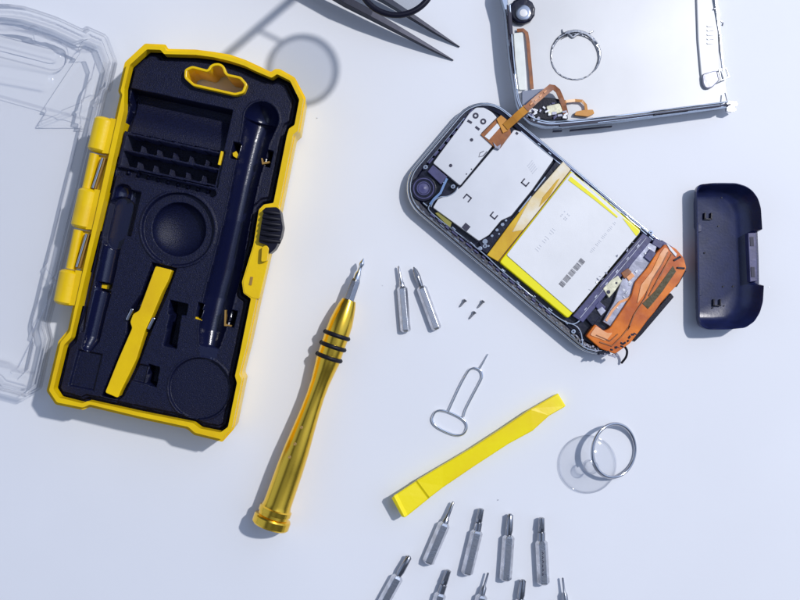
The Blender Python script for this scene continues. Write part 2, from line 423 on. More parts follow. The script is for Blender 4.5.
    Z = Z + np.where((b > 1) & (b < 1.09), 1.0, 0)
    return Z
def insert_m(X, Y):
    _, b = trough(X, Y, [(261.5, 119, 17.5), (256, 138, 14.5), (245, 184, 12.8), (237.5, 220, 12.5), (226.5, 270, 14.8), (219, 299, 15.2), (211.5, 332, 13), (208.5, 352, 9.0)], Z0)
    _, b2 = trough(X, Y, [(123, 193, 9), (112, 245, 9), (92, 338, 8), (88, 346, 6)], Z0)
    return (b < 0.98) | (b2 < 0.95)
hfield('storage_insert', INN, 0.6, 38, insert_z, [M['navy'], M['navygloss']], case, inset=-0.4, mfun=insert_m)
# cut the hanging slot out of the insert: delete faces inside the slot
ins = [c for c in case.children if c.name.startswith('storage_insert')][0]
bm = bmesh.new(); bm.from_mesh(ins.data); L0 = wloc(case); kk = (HC - 38) / HC
cc = np.array([[(f.calc_center_median().x + L0.x) / S / kk + 400, 300 - (f.calc_center_median().y + L0.y) / S / kk] for f in bm.faces])
hd = sdf(cc[:, 0], cc[:, 1], offset(HOLE, 1.5))
bm.faces.ensure_lookup_table()
bmesh.ops.delete(bm, geom=[bm.faces[i] for i in np.where(hd > 0)[0]], context='FACES'); bm.to_mesh(ins.data); bm.free()

# yellow pieces showing through the windows of the insert
for q in ([(98, 282.5), (109.5, 285), (108.5, 289.5), (96.5, 287)],):
    bm = bmesh.new(); slab(bm, q, 10, 22); obj('window_tab', bm, M['yellow'], case, bevel=0.4)
for q in ([(232.5, 153), (236, 151), (239, 156), (237, 158.5), (233, 156)], [(261, 158), (262.5, 158), (263, 162), (270, 161), (270.5, 163), (262, 164.5)],
          [(194, 316), (199, 318.5), (202, 320.5), (200.5, 322), (194.5, 319)], [(224.5, 310), (226, 310), (225.5, 324), (232, 325.5), (231, 327), (224, 326)]):
    bm = bmesh.new(); slab(bm, q, 26, 34); obj('window_tab', bm, M['yellow'] if q[0][0] in (232.5, 194) else M['brownshade'], case, bevel=0.3)
bm = bmesh.new(); slab(bm, qd(220.5, 158, 14, 2.6, 103), 33, 38); obj('window_tab', bm, M['yellow'], case, bevel=0.4)
# spring clips beside the pry tool
for cx, cy in ((129.5, 314.5), (151, 323.5)):
    bm = bmesh.new(); slab(bm, qd(cx, cy, 13, 3, 116), 30, 41); obj('clip', bm, M['ringsteel'], case, bevel=0.8)

# hinge
for (a, b, r) in (((106.5, 118), (98, 153), 10.5), ((90.5, 189), (81.5, 229), 10.5), ((71.5, 270), (64.5, 305), 10.5)):
    p0 = P(*a, 39); p1 = P(*b, 39); L = (p1 - p0).length / S
    bm = bmesh.new(); lathe(bm, p0, p1 - p0, [(0, r * .55), (1.2, r * .85), (3, r), (L - 3, r), (L - 1.2, r * .85), (L, r * .6)], 32)
    slab(bm, [(a[0] + 4, a[1]), (a[0] + 15, a[1] + 2), (b[0] + 15, b[1] + 1), (b[0] + 4, b[1])], 20, 46.4)
    obj('hinge_barrel', bm, M['yellow'], case, smooth=35)
for (a, b) in (((95, 154), (87, 190)), ((79, 230), (71, 269))):
    p0 = P(*a, 38); p1 = P(*b, 38)
    bm = bmesh.new(); tube(bm, [p0, p1], 5.0, 14); slab(bm, [(a[0], a[1]), (a[0] + 14, a[1] + 2), (b[0] + 14, b[1]), (b[0], b[1] - 1)], 30, 38.5)
    obj('hinge_strip', bm, M['yellow'], case, smooth=40)
    bm = bmesh.new(); slab(bm, [(a[0] + 6, a[1] + 3), (a[0] + 10.5, a[1] + 4), (b[0] + 8.5, b[1] - 1), (b[0] + 4, b[1] - 2)], 37, 43.5); 
    obj('hinge_slot_shade', bm, M['brownshade'], case, bevel=0.5)  # brown slab stands for shaded yellow plastic down in the slot
    bm = bmesh.new(); tube(bm, [P(a[0] + 7.8, a[1] + 4, 45), P(b[0] + 5.8, b[1] - 2, 45)], 1.3, 10); obj('hinge_pin', bm, M['ringsteel'], case, smooth=40)

# latch side
bm = bmesh.new(); slab(bm, roundc([(265, 205), (280, 206), (270, 254), (259, 299.5), (252, 298), (244, 293), (242.8, 282), (254.3, 244.5), (259.8, 210)], 2.5, 3), 41, 49.6)
obj('latch_plate', bm, M['yellow'], case, bevel=0.6)
bm = bmesh.new(); slab(bm, qd(251, 281, 8.5, 2.6, 101), 49, 50.2); obj('latch_slot', bm, M['brownshade'], case)
lat = [(264.5, 207.5), (277, 207), (280.5, 211), (281.5, 218), (283, 227), (281, 237), (275, 249), (269, 254), (267.5, 245), (258.5, 242.5), (261, 225)]
bm = bmesh.new(); slab(bm, roundc(lat, 2, 3), 40, 55); la = obj('latch', bm, M['black'], case, bevel=0.8)
for k in range(6):
    y = 211 + k * 5.6; x0 = 262.8 - k * 0.75; x1 = 281.2 - abs(k - 2.5) * 0.4
    bm = bmesh.new(); tube(bm, [P(x0 + 1, y, 55), P((x0 + x1) / 2, y + 1.6, 57), P(x1, y + 3, 53)], 1.9, 10)
    obj('grip_rib', bm, M['rubber'], la, smooth=50)
bm = bmesh.new(); slab(bm, roundc([(262, 247), (266, 245), (269, 248), (267, 261), (261, 262)], 2, 3), 45, 56); obj('latch_tab', bm, M['yellow'], case, bevel=0.8)

# clear lid, mirrored about the hinge line and lying open on the table
hx = Vector((103, 133)); hn = Vector((0.973, 0.229))
def mir(p):
    v = Vector(p); d = (v - hx).dot(hn); r = v - hn * (2 * d); return (r.x, r.y)
LID = [mir(p) for p in OUT]
ZL = 24.0
def lid_z(X, Y, D):
    Z = np.full(X.shape, ZL)
    Z = Z - 11 * sstep(D, 5.5, 7.5) - 1.0 * sstep(D, 8, 20) - 9 * sstep(D, 20, 22.5)
    # raised corner facets and the band above the window
    def side(a, b): return ((X - a[0]) * (b[1] - a[1]) - (Y - a[1]) * (b[0] - a[0])) / math.hypot(b[0] - a[0], b[1] - a[1])
    s1 = -side((84, 40), (37, 112)); s2 = side((-60, 78), (40, 106)) ; 
    band = np.minimum(np.maximum(-s1 * 0 + 99, 0), s2)
    Z = Z + 6.5 * sstep(s2, -1.5, 2.5) * sstep(D, 7, 12)
    Z = Z + 4.0 * sstep(-s1, -3, 0.5) * sstep(D, 8, 14) * (Y < 122)
    d, _ = segd(X, Y, (86, 38), (40, 106)); Z = Z + 3.0 * np.exp(-(d / 1.6) ** 2)
    d, _ = segd(X, Y, (36, 119), (96, 95)); Z = Z + 3.0 * np.exp(-(d / 1.5) ** 2)
    d, _ = segd(X, Y, (-40, 28), (46, 50)); Z = Z - 6 * (1 - sstep(d, 14, 17)) + 6 * (1 - sstep(d, 4, 6.5))
    d, _ = segd(X, Y, (-60, 58), (40, 76)); Z = Z + 3 * (1 - sstep(d, 3, 9))
    r = np.hypot(X - 32, Y - 31); Z = Z + 3.0 * (1 - sstep(r, 5, 7.5))
    # lower corner facets
    d, _ = segd(X, Y, (52, 288), (10, 372)); Z = Z + 3.0 * np.exp(-(d / 1.6) ** 2)
    d, _ = segd(X, Y, (60, 287), (38, 262)); Z = Z + 2.5 * np.exp(-(d / 1.6) ** 2)
    s3 = side((-200, 322), (24, 372)); Z = Z + 6.5 * sstep(-s3, -1.5, 2.5) * sstep(D, 7, 12)
    return np.maximum(Z, 1.2)
lid = hfield('lid', LID, 0.8, ZL, lid_z, M['clear'], case, inset=0.9, label='clear plastic lid folded open flat on the table')
bm = bmesh.new(); plate(bm, roundc(LID, 1.5, 2), [roundc(offset(LID, 2.2), 1.2, 2)], ZL - 7, ZL + 1.5); obj('lid_edge', bm, M['clear'], lid)

# ------------------------------------------------------------------ pry tool resting in the case
bm = bmesh.new()
ty = [(155.5, 266), (172, 270), (168, 281), (161.5, 293.5), (152.5, 315), (145, 331), (136, 360), (126, 380.5), (120, 392.5), (117.8, 398), (105, 392.5),
      (118, 360), (132, 328), (130, 322), (133, 314), (139, 310.5)]
slab(bm, roundc(ty, 1.5, 2), 26.2, 41, taper=0.6)
pt = obj('pry_tool', bm, M['yellow'], origin=P(138, 332, 26), bevel=0.9)
tag(pt, 'flat yellow plastic pry tool lying in its slot inside the open black case', 'pry tool')

# ------------------------------------------------------------------ pry tool on the table
bm = bmesh.new()
ED = [(392.5, 497.5), (415.3, 481.4), (442.5, 465), (471.5, 448), (504, 427), (531.3, 408.6), (557.8, 393.3), (565.7, 406), (549.4, 416), (531.3, 432),
      (507.8, 444.5), (473.3, 467), (442.5, 488), (428, 499), (406, 517), (403.4, 516.2)]
# cross sections: left point, right point, top height, bottom height
secs = [((391.5, 498), (402, 517), 15, 9), ((394, 495.5), (405, 517.5), 17, 9), ((397, 493.5), (408, 515.5), 14, 7), ((415.3, 481.4), (428.5, 499), 11, 3), ((417, 480.2), (430, 497.6), 12.5, 2.5),
        ((442.5, 465), (443, 487.6), 11, 1.5), ((471.5, 448), (474, 466.5), 11, 0.8), ((504, 427), (508.5, 444), 11, 0.8), ((531.3, 408.6), (532.5, 431), 11, 0.8),
        ((534, 407.2), (549.4, 415.6), 10.2, 1.2), ((556.5, 394.1), (564.5, 407), 8, 1.5), ((557.8, 393.3), (565.7, 406), 7, 2)]
loops = []
for a, b, zt, zb in secs:
    A = P(*a, zt); B_ = P(*b, zt); m_ = (A + B_) / 2; h = (B_ - A)
    loops.append([A + h * 0.06 * 0, A + h * 0.04 + Vector((0, 0, 0.9 * S)), B_ - h * 0.04 + Vector((0, 0, 0.9 * S)), B_,
                  Vector((B_.x, B_.y, zb * S)) - h * 0.05, Vector((A.x, A.y, zb * S)) + h * 0.05])
loft(bm, loops)
pt2 = obj('pry_tool', bm, M['yellow2'], origin=P(478, 455), bevel=0.5)
tag(pt2, 'bright yellow plastic pry tool lying on the white table below the eject pin', 'pry tool')

# ------------------------------------------------------------------ gold precision screwdriver
sd = empty('precision_screwdriver', 305, 420, 'slim gold metal precision screwdriver with three black grip rings', 'screwdriver')
a0 = P(269.5, 527, 18); a1 = P(361, 266, 13); ax = a1 - a0
AX = ax.normalized()
prof = [(0, 14), (1, 17.5), (2.5, 18.6), (9, 18.6), (10.5, 17.8), (11.5, 15.2), (14, 15.0), (14.6, 16.2), (19, 16.2), (20, 14.6), (24, 13.8), (60, 13.4), (80, 12.6), (100, 11.0), (120, 9.6),
        (136, 9.0), (150, 9.4), (163, 10.8), (172, 11.9), (202, 12.0), (212, 11.7), (222, 10.2), (230, 8.6), (235.5, 7.0), (236, 5.2)]
bm = bmesh.new(); lathe(bm, a0, ax, prof, 56); hd_ = obj('handle', bm, M['gold'], sd, smooth=28)
for t in (176, 187.5, 199):
    c = a0 + AX * t * S; x = AX.cross(Vector((0, 0, 1))).normalized(); y = x.cross(AX)
    bm = bmesh.new(); tube(bm, [c + (x * math.cos(2 * math.pi * k / 40) + y * math.sin(2 * math.pi * k / 40)) * 12.0 * S for k in range(40)], 2.2, 8, closed=True)
    obj('grip_ring', bm, M['rubber'], sd, smooth=50)
bm = bmesh.new(); lathe(bm, a0 + AX * 235 * S, ax, [(0, 5.4), (1, 5.4), (20, 5.0), (22.5, 4.2), (23, 2.4)], 6, rot=0.5)
obj('collet', bm, M['darksteel'], sd, bevel=0.4)
bm = bmesh.new(); lathe(bm, a0 + AX * 257 * S, ax, [(0, 3.6), (6, 3.4), (9, 2.0), (13, 1.8), (16, 3.0), (18, 2.6), (22, 0.6)], 16)
obj('driver_tip', bm, M['chrome'], sd, smooth=40)
for px, py in ((301, 427.5), (295, 444), (290, 457)):
    tt = (P(px, py, 28) - a0).dot(AX) / S; c = a0 + AX * tt * S; d = (P(px, py, 28) - c).normalized()
    r0 = np.interp(tt, [q[0] for q in prof], [q[1] for q in prof])
    bm = bmesh.new(); lathe(bm, c + d * (r0 - 1.2) * S, d, [(0, 1.6), (1.4, 1.6), (1.6, 1.0), (1.2, .2)], 14); obj('dimple', bm, M['brownshade'], hd_, smooth=40)

# ------------------------------------------------------------------ screwdriver bits
def bit(butt, sh, tip, w, kind, label, dark=False):
    b = Vector(butt); s = Vector(sh); t = Vector(tip)
    e = empty('screwdriver_bit', s.x, s.y, label, 'bit', 'loose hex screwdriver bits on the table')
    R = w / 2; zc = R * 0.88
    p0 = P(*b, zc); p1 = P(*s, zc); p2 = P(*t, zc); L = (p1 - p0).length / S; L2 = (p2 - p1).length / S
    bm = bmesh.new(); lathe(bm, p0, p1 - p0, [(0, R * .68), (1.6, R * .97), (2.4, R), (L - 2.6, R), (L - 0.6, R * .72), (L, R * .6)], 6, rot=math.radians(0))
    obj('shank', bm, M['steel'], e, bevel=0.35)
    ax2 = p2 - p1
    bm = bmesh.new()
    if kind == 'point': pr = [(-.5, R * .55), (L2 * .15, R * .5), (L2 * .2, R * .36), (L2 * .5, R * .30), (L2 * .95, R * .22), (L2, R * .08)]
    elif kind == 'thin': pr = [(-.5, R * .5), (L2 * .30, R * .46), (L2 * .42, R * .2), (L2 * .97, R * .17), (L2, R * .05)]
    elif kind == 'step': pr = [(-.5, R * .62), (L2 * .34, R * .60), (L2 * .36, R * .45), (L2 * .42, R * .55), (L2 * .97, R * .48), (L2, R * .3)]
    elif kind == 'wide': pr = [(-.5, R * .45), (L2 * .22, R * .6), (L2 * .6, R * .55), (L2 * .9, R * .5), (L2, R * .25)]
    elif kind == 'bullet': pr = [(-.5, R * .4), (L2 * .08, R * .5), (L2 * .5, R * .62), (L2 * .8, R * .5), (L2, R * .1)]
    lathe(bm, p1, ax2, pr, 20)
    if kind == 'wide':   # flat blade across the tip
        slab(bm, [tuple(t + (s - t).normalized() * k + Vector((-(s - t).normalized().y, (s - t).normalized().x)) * q) for k, q in ((1.5, -R * .5), (7, -R * .42), (7, R * .42), (1.5, R * .5))], zc - 1, zc + 1.2)
    if kind in ('step', 'bullet'):   # cross flutes
        n2 = Vector((-(s - t).y, (s - t).x)).normalized(); d2 = (s - t).normalized()
        slab(bm, [tuple(t + d2 * k + n2 * q) for k, q in ((0.5, -.5), (L2 * .5, -R * .3), (L2 * .5, R * .3), (0.5, .5))], zc, zc + R * .62)
    obj('tip', bm, M['darksteel'] if dark else M['steel'], e, smooth=35)
    return e
bit((427.5, 563.5), (445, 522.5), (453.6, 501.5), 12.4, 'point', 'hex bit with sharp point just below the left end of the yellow pry tool', True)
bit((466.5, 574.5), (477.3, 530), (481.2, 508.5), 12.4, 'step', 'hex bit with stepped cross tip, second in the upper row of four', True)
bit((505.5, 580.5), (508.7, 535), (510.3, 513.8), 12.4, 'wide', 'hex bit with flat blade tip, third in the upper row of four', True)
b4 = bit((543.6, 584.5), (541.3, 540), (541.5, 517.5), 12.6, 'step', 'engraved hex bit at the right end of the upper row of four', True)
bit((375, 618), (398.5, 575.5), (409.5, 556), 12.4, 'wide', 'leftmost hex bit in the bottom row, tilted right and cut off by the frame', True)
bit((427, 638), (441, 592.5), (448.5, 570), 12.2, 'step', 'second hex bit from the left in the bottom row, blunt tip', True)
bit((472, 640), (482, 594.5), (488.2, 572.5), 12.2, 'thin', 'third hex bit in the bottom row, with a needle thin tip', True)
bit((517, 645), (520.5, 599), (523, 579.5), 12.8, 'wide', 'fourth hex bit in the bottom row, with a broad dark tip', True)
bit((571, 649), (565.5, 602), (562.6, 577.5), 12.2, 'thin', 'rightmost hex bit in the bottom row, only its slim tip in view', True)
bit((405.8, 332), (402, 286), (398.5, 265.8), 10.5, 'point', 'hex bit with thin pointed tip beside the gold screwdriver, left of a pair')
bit((437, 329.5), (421, 286), (413.6, 267), 10.5, 'bullet', 'hex bit with dark cross tip, right of the pair near the tiny screws', True)
sh4 = [c for c in b4.children if c.name.startswith('shank')][0]
for k in range(6):
    bm = bmesh.new(); y = 552 + k * 4.2
    tube(bm, [P(542.0 + .05 * k, y, 11.1), P(543.6 + random.uniform(-.6, .6), y + 1.2, 11.1), P(542.4, y + 2.6, 11.1)], 0.42, 6); obj('engraving', bm, M['ink'], sh4)

# ------------------------------------------------------------------ tiny screws
for (cx, cy, lb) in ((462.5, 303.5, 'tiny dark screw, the left one of three beside the loose bits'), (480.5, 304.5, 'tiny dark screw, the one of three nearest the open phone'),
                     (472, 315.5, 'tiny dark screw, the lowest of three on the table')):
    e = empty('small_screw', cx, cy, lb, 'screw', 'three tiny screws on the table')
    hpt = P(cx + 2.6, cy - 3, 2.2); tpt = P(cx - 3, cy + 3.8, 1.2); A = tpt - hpt
    bm = bmesh.new(); lathe(bm, hpt, A, [(-1.0, 1.3), (-.7, 1.9), (0.4, 1.9), (.8, 1.1)], 14); obj('head', bm, M['darksteel'], e, smooth=40)
    bm = bmesh.new(); pr = [(0.6, 1.1)]
    for k in range(7): pr += [(1 + k, 1.35 - k * .06), (1.5 + k, 0.9 - k * .05)]
    lathe(bm, hpt, A, pr + [(8.6, .2)], 12); obj('thread', bm, M['darksteel'], e, smooth=40)

# ------------------------------------------------------------------ SIM eject pin
e = empty('eject_pin', 458, 405, 'thin bent steel wire eject pin with two loops above the yellow pry tool', 'eject pin')
zc = 1.6
cx, cy = 449.6, 422.8; ang = math.atan2(15.2, 33.7); u = Vector((math.cos(ang), math.sin(ang))); v = Vector((-u.y, u.x)); c = Vector((cx, cy))
ov = []
for k in range(48):
    a = 2 * math.pi * k / 48; s_ = abs(math.cos(a)) ** 0.75 * (1 if math.cos(a) >= 0 else -1); t_ = abs(math.sin(a)) ** 0.75 * (1 if math.sin(a) >= 0 else -1)
    p = c + u * s_ * 18 + v * t_ * 9.6; ov.append(P(p.x, p.y, zc))
bm = bmesh.new(); tube(bm, ov, 1.15, 10, closed=True); obj('oval_loop', bm, M['chrome'], e, smooth=60)
lp = spline([P(x, y, zc + .2) for x, y in ((448, 412), (453, 401), (460, 386), (466.5, 374), (470, 369.5), (475, 368), (480.5, 370.5), (482.3, 376), (480, 382), (472, 397), (466, 409), (463.6, 416.5))], 6)
bm = bmesh.new(); tube(bm, lp, 1.1, 10); obj('long_loop', bm, M['chrome'], e, smooth=60)
bm = bmesh.new(); tube(bm, [P(479, 369.5, zc), P(483, 363, zc), P(488, 354, zc)], [1.0, 0.8, 0.5], 8); obj('pin_point', bm, M['chrome'], e, smooth=60)

# ------------------------------------------------------------------ suction cup
e = empty('suction_cup', 588, 464, 'small clear suction cup with a split steel pull ring on the white table', 'suction cup')
bm = bmesh.new(); o_ = P(587, 464, 0)
lathe(bm, o_, (0, 0, 1), [(0.6, 28.5), (1.6, 29), (2.4, 28), (3.4, 22), (5.2, 15), (7.5, 9), (9.5, 7.2)], 64)
tube(bm, [Vector((o_.x + 28.3 * S * math.cos(2 * math.pi * k / 64), o_.y + 28.3 * S * math.sin(2 * math.pi * k / 64), 1.6 * S)) for k in range(64)], 0.8, 8, closed=True)
obj('cup', bm, M['cup'], e, smooth=50)
bm = bmesh.new(); lathe(bm, o_ + Vector((0, 0, 9.2 * S)), (0.12, 0, 1), [(0, 6.4), (4, 5.6), (6, 6.4), (9, 6.6), (11, 5.4), (11.6, 3)], 28); obj('nub', bm, M['cup'], e, smooth=40)
bm = bmesh.new()
cpt = P(613.8, 450.8, 9); X_ = Vector((1, 0, -0.36)).normalized(); Y_ = Vector((0, 1, 0.05)).normalized()
rg = []
for k in range(150):
    a = 2 * math.pi * k / 75 + math.radians(205); r = 25.3 + 0.5 * math.sin(a * .5)
    rg.append(cpt + (X_ * math.cos(a) * r * 0.97 + Y_ * math.sin(a) * r * 1.06) * S + Vector((0, 0, (k / 150 - .5) * 4.0 * S)))
tube(bm, rg, 1.55, 10); obj('pull_ring', bm, M['ringsteel'], e, smooth=60)

# ------------------------------------------------------------------ open phone
ph = empty('open_phone', 543, 228, 'opened smartphone showing white shields, yellow edged battery and orange film', 'phone')
U = Vector((0.766, 0.643)); Vv = Vector((0.643, -0.766))
def Q(u, v): p = U * u + Vv * v; return (p.x, p.y)
def rrect(u0, u1, v0, v1, r, seg=8):
    out = []
    for cu, cv, a in ((u1 - r, v1 - r, 0), (u0 + r, v1 - r, 90), (u0 + r, v0 + r, 180), (u1 - r, v0 + r, 270)):
        for k in range(seg + 1):
            t = math.radians(a + 90 * k / seg); out.append(Q(cu + r * math.cos(t), cv + r * math.sin(t)))
    return out
FR = rrect(425, 698, 106.8, 240.8, 33)
bm = bmesh.new(); ins_ = offset(FR, 2.2)
loops = []
for d, z in ((12, 0.5), (5, 1.5), (2, 5), (0.4, 9), (0.4, 12), (2.0, 15), (3.0, 16)):
    pl = offset(FR, d); loops.append([Vector((P(x, y, 16).x, P(x, y, 16).y, z * S)) for x, y in pl])
pl = offset(FR, 7); loops.append([P(x, y, 15.5) for x, y in pl])
pl = offset(FR, 8.5); loops.append([P(x, y, 13) for x, y in pl])
loft(bm, loops); obj('phone_body', bm, M['phone'], ph, smooth=35)
# chrome bezel lines
def ploop(u0, u1, v0, v1, r, z): return [Vector((P(x, y, 16).x, P(x, y, 16).y, z * S)) for x, y in rrect(u0, u1, v0, v1, r)]
bm = bmesh.new(); tube(bm, ploop(425.2, 697.8, 107.0, 240.6, 33, 11), 1.3, 8, closed=True); obj('chrome_bezel', bm, M['chrome'], ph, smooth=60)
bm = bmesh.new()
tube(bm, [P(x, y, 16.6) for x, y in rrect(427.6, 695.5, 109.4, 238.4, 31)], 0.65, 6, closed=True)
tube(bm, spline([P(x, y, 16.8) for x, y in ((430, 205), (429, 210), (440, 220), (460, 235), (484, 254), (500, 269), (520, 286), (537, 300.5), (552, 313), (563, 320.5), (572, 323.8), (579.5, 320.5), (590, 307), (602, 292))], 5), 0.95, 6)
tube(bm, spline([P(x, y, 17) for x, y in ((569, 323), (576, 326), (581, 333), (582.5, 344))], 5), 0.8, 6)
tube(bm, [P(*Q(431.5, v), 16.8) for v in (150, 170, 190, 208)], 0.7, 6)
tube(bm, spline([P(x, y, 17) for x, y in ((521, 131.5), (552, 157.5), (568, 170), (610, 203), (641, 229))], 5), 0.7, 6)
obj('silver_wire', bm, M['chrome'], ph, smooth=60)
def pieces(name, items, m, parent, bevel=0.0, z0=14):
    for poly, z in items:
        b_ = bmesh.new(); slab(b_, poly, z0, z); obj(name, b_, m, parent, bevel=bevel)
# internal ledges: broken dark and pale strips along the sides
it = []
for t in range(17):
    cxy = Q(470 + t * 9.4, 113.5 + random.uniform(-.4, .4)); it.append((qd(cxy[0], cxy[1], random.uniform(4, 8), 1.6, 40), 17.2))
for t in range(9):
    cxy = Q(433 + random.uniform(-.5, .5), 145 + t * 9); it.append((qd(cxy[0], cxy[1], random.uniform(4, 8), 2.0, -50), 17))
for t in range(8):
    cxy = Q(500 + t * 22, 238.5); it.append((qd(cxy[0], cxy[1], random.uniform(8, 17), 2.0, 40), 16.9))
pieces('side_clip', it, M['slate'], ph, 0.3)
it = []
for t in range(10):
    cxy = Q(455 + t * 21 + random.uniform(-3, 3), 116.8); it.append((qd(cxy[0], cxy[1], random.uniform(2, 6), 1.2, 40), 17.3))
pieces('silver_contact', it, M['chrome'], ph, 0.2)
for x, y in ((425.5, 167), (453, 186.5), (485, 246), (480, 248.5), (573.5, 331.5), (651, 232.5), (444, 181)):
    bm = bmesh.new(); slab(bm, circle(x, y, 2.3, 14), 14, 18); fs = obj('frame_screw', bm, M['chrome'], ph, bevel=0.3)
    bm = bmesh.new(); slab(bm, circle(x, y, 0.9, 10), 17.5, 18.4); obj('screw_recess', bm, M['ink'], fs)

SA = [(433, 163), (444, 148), (462, 124), (469, 113.5), (476, 107.5), (484, 107.5), (492, 112), (497, 117.5), (480.5, 134), (493, 145.3), (460, 185.6)]
SB = [(461, 187), (494.3, 147.6), (499, 149.5), (514, 129.5), (520, 131.5), (553.5, 159.5), (532, 190), (511, 216), (501, 220.5), (489, 235), (479, 241), (433, 207.5), (438, 199), (450, 194.5)]
bm = bmesh.new(); slab(bm, roundc(SA, 1.5, 3), 12, 20); pa = obj('metal_shield', bm, M['bracket'], ph, bevel=0.5)
bm = bmesh.new(); slab(bm, roundc(SB, 1.5, 3), 12, 19.4); pb = obj('metal_shield', bm, M['bracket'], ph, bevel=0.5)
def marks(parent, z):
    bm = bmesh.new()
    return bm
bm = bmesh.new()
for x, y in ((475.7, 115.6), (483.3, 121.4)): plate(bm, circle(x, y, 3.0, 20), [circle(x, y, 1.3, 20)], 19, 20.4)
for x, y, r in ((471.6, 139.8, 1.7), (450.7, 165.5, 1.7), (471.5, 169.2, .7), (466.5, 174, .7)): slab(bm, circle(x, y, r, 12), 19, 20.3)
for x, y, a in ((477.5, 128.2, 38), (469.7, 121.7, 30)): slab(bm, qd(x, y, 5, 2.3, a), 19, 20.3)
tube(bm, [P(484, 151, 20.1), P(480, 153, 20.1), P(478.8, 157, 20.1), P(483, 156, 20.1), P(487, 151.5, 20.1)], 0.35, 5)
obj('shield_mark', bm, M['ink'], pa)
bm = bmesh.new()
def umark(cx, cy, s, a, z=19.8):
    r = math.radians(a); u = Vector((math.cos(r), math.sin(r))); v = Vector((-u.y, u.x)); c = Vector((cx, cy))
    for p, q in (((-1, -.8), (-1, .8)), ((-1, .8), (1, .8)), ((1, .8), (1, -.8))):
        A = c + (u * p[0] + v * p[1]) * s; B2 = c + (u * q[0] + v * q[1]) * s; m_ = (A + B2) / 2
        slab(bm, qd(m_.x, m_.y, (B2 - A).length + .9, 1.25, math.degrees(math.atan2((B2 - A).y, (B2 - A).x))), 19, z)
umark(525.3, 182.5, 2.9, 40); umark(467.5, 198, 3.0, 220); umark(494, 215.5, 2.8, 40)
slab(bm, qd(466.2, 227, 6.4, 6.0, 40), 19, 20)
slab(bm, qd(517, 133.2, 2.6, 2.2, 40), 19, 19.9)
obj('shield_mark', bm, M['ink'], pb)
bm = bmesh.new()
for i in range(5): slab(bm, qd(530.2 + i * 1.2, 163.2 + i * 1.9, 7.5, .8, -50), 19, 19.65)
obj('faint_print', bm, M['faint'], pb)

# screen connector and its flex cable
bm = bmesh.new(); slab(bm, [(480.5, 134.5), (498.5, 117), (510, 127.5), (511, 134), (499, 149), (493, 146)], 14, 21.5); cn = obj('connector', bm, M['flex'], ph, bevel=0.4)
bm = bmesh.new(); slab(bm, [(484.5, 136.5), (497, 123.3), (501, 126.5), (489, 139.8)], 21, 22.2); obj('white_pad', bm, M['batt'], cn, bevel=0.2)
bm = bmesh.new(); slab(bm, [(493, 142), (497, 146.5), (501, 144), (499.5, 149.5), (495, 148)], 20, 22.6); obj('blue_tip', bm, M['lav'], cn, bevel=0.3)
bm = bmesh.new(); slab(bm, [(496.5, 119), (501, 115), (511, 123), (508, 131), (503, 133)], 21.5, 23); obj('cable_head', bm, M['flexo'], ph, bevel=0.3)
def ribbon(bm, pts, w, th=0.8):
    """pts: (px, py, z); flat strip"""
    ws = [P(*p) for p in pts]; n = len(ws); loops = []
    for i in range(n):
        t = (ws[min(i + 1, n - 1)] - ws[max(i - 1, 0)]).normalized(); s_ = t.cross(Vector((0, 0, 1))).normalized() * w / 2 * S; nn = s_.cross(t).normalized() * th / 2 * S
        loops.append([ws[i] - s_ + nn, ws[i] + s_ + nn, ws[i] + s_ - nn, ws[i] - s_ - nn])
    loft(bm, loops)
bm = bmesh.new(); ribbon(bm, [(505.5, 127, 23.6), (510, 123, 26), (515, 118.5, 29), (521, 113, 31), (527, 108, 32)], 7.6); obj('flex_cable', bm, M['flexo'], ph)
bm = bmesh.new(); ribbon(bm, [(526, 109, 32.3), (533, 102.5, 32), (541, 95.5, 30), (549, 89, 27), (552, 86.5, 25.5)], 6.4); fc = obj('flex_cable', bm, M['flex'], ph)
bm = bmesh.new()
for k in range(4): slab(bm, qd(531.5 + k * 4.6, 103.6 - k * 4.0, 3.2, 1.3, -41), 31.5 - k * .9, 33.6 - k * 1.1)
obj('flex_label', bm, M['peach'], fc)

# camera module, blocks at the top left corner
bm = bmesh.new(); slab(bm, circle(423.5, 188.5, 13, 32), 12, 17.5); sp = obj('speaker_module', bm, M['phone'], ph, bevel=0.8)
bm = bmesh.new()
for r in (10.0, 6.4): tube(bm, [P(x, y, 18) for x, y in circle(423.5, 188.5, r, 36)], 0.8, 6, closed=True)
lathe(bm, P(423.5, 188.5, 17.4), (0, 0, 1), [(0, 5.6), (.8, 5.2), (.9, 1.5), (1.4, .5)], 24); obj('speaker_ring', bm, M['slate'], sp, smooth=40)
bm = bmesh.new(); slab(bm, [(433, 164.8), (447.5, 177), (441, 184.5), (427.5, 171.5)], 13, 18.6); obj('side_module', bm, M['slate'], ph, bevel=0.5)
bm = bmesh.new(); ribbon(bm, [(447, 178.5, 20), (443.5, 186, 20), (440.5, 193, 20), (434, 199, 19.8), (430, 204.5, 19)], 2.2); obj('pale_wire', bm, mat('pale_blue_wire', (0.16, 0.27, 0.50), .4), ph)
bm = bmesh.new(); tube(bm, spline([P(x, y, 19.5) for x, y in ((458, 187), (455, 192), (448, 196), (440, 197), (434, 201), (431, 207))], 5), 0.7, 6); obj('pale_wire', bm, M['chrome'], ph, smooth=60)
bm = bmesh.new(); slab(bm, [(435, 213), (439, 212), (452, 222), (450, 228)], 14, 17.4); obj('olive_strip', bm, mat('olive_tape', (.28, .26, .05), .4, bump=.3, bscale=40), ph, bevel=.3)

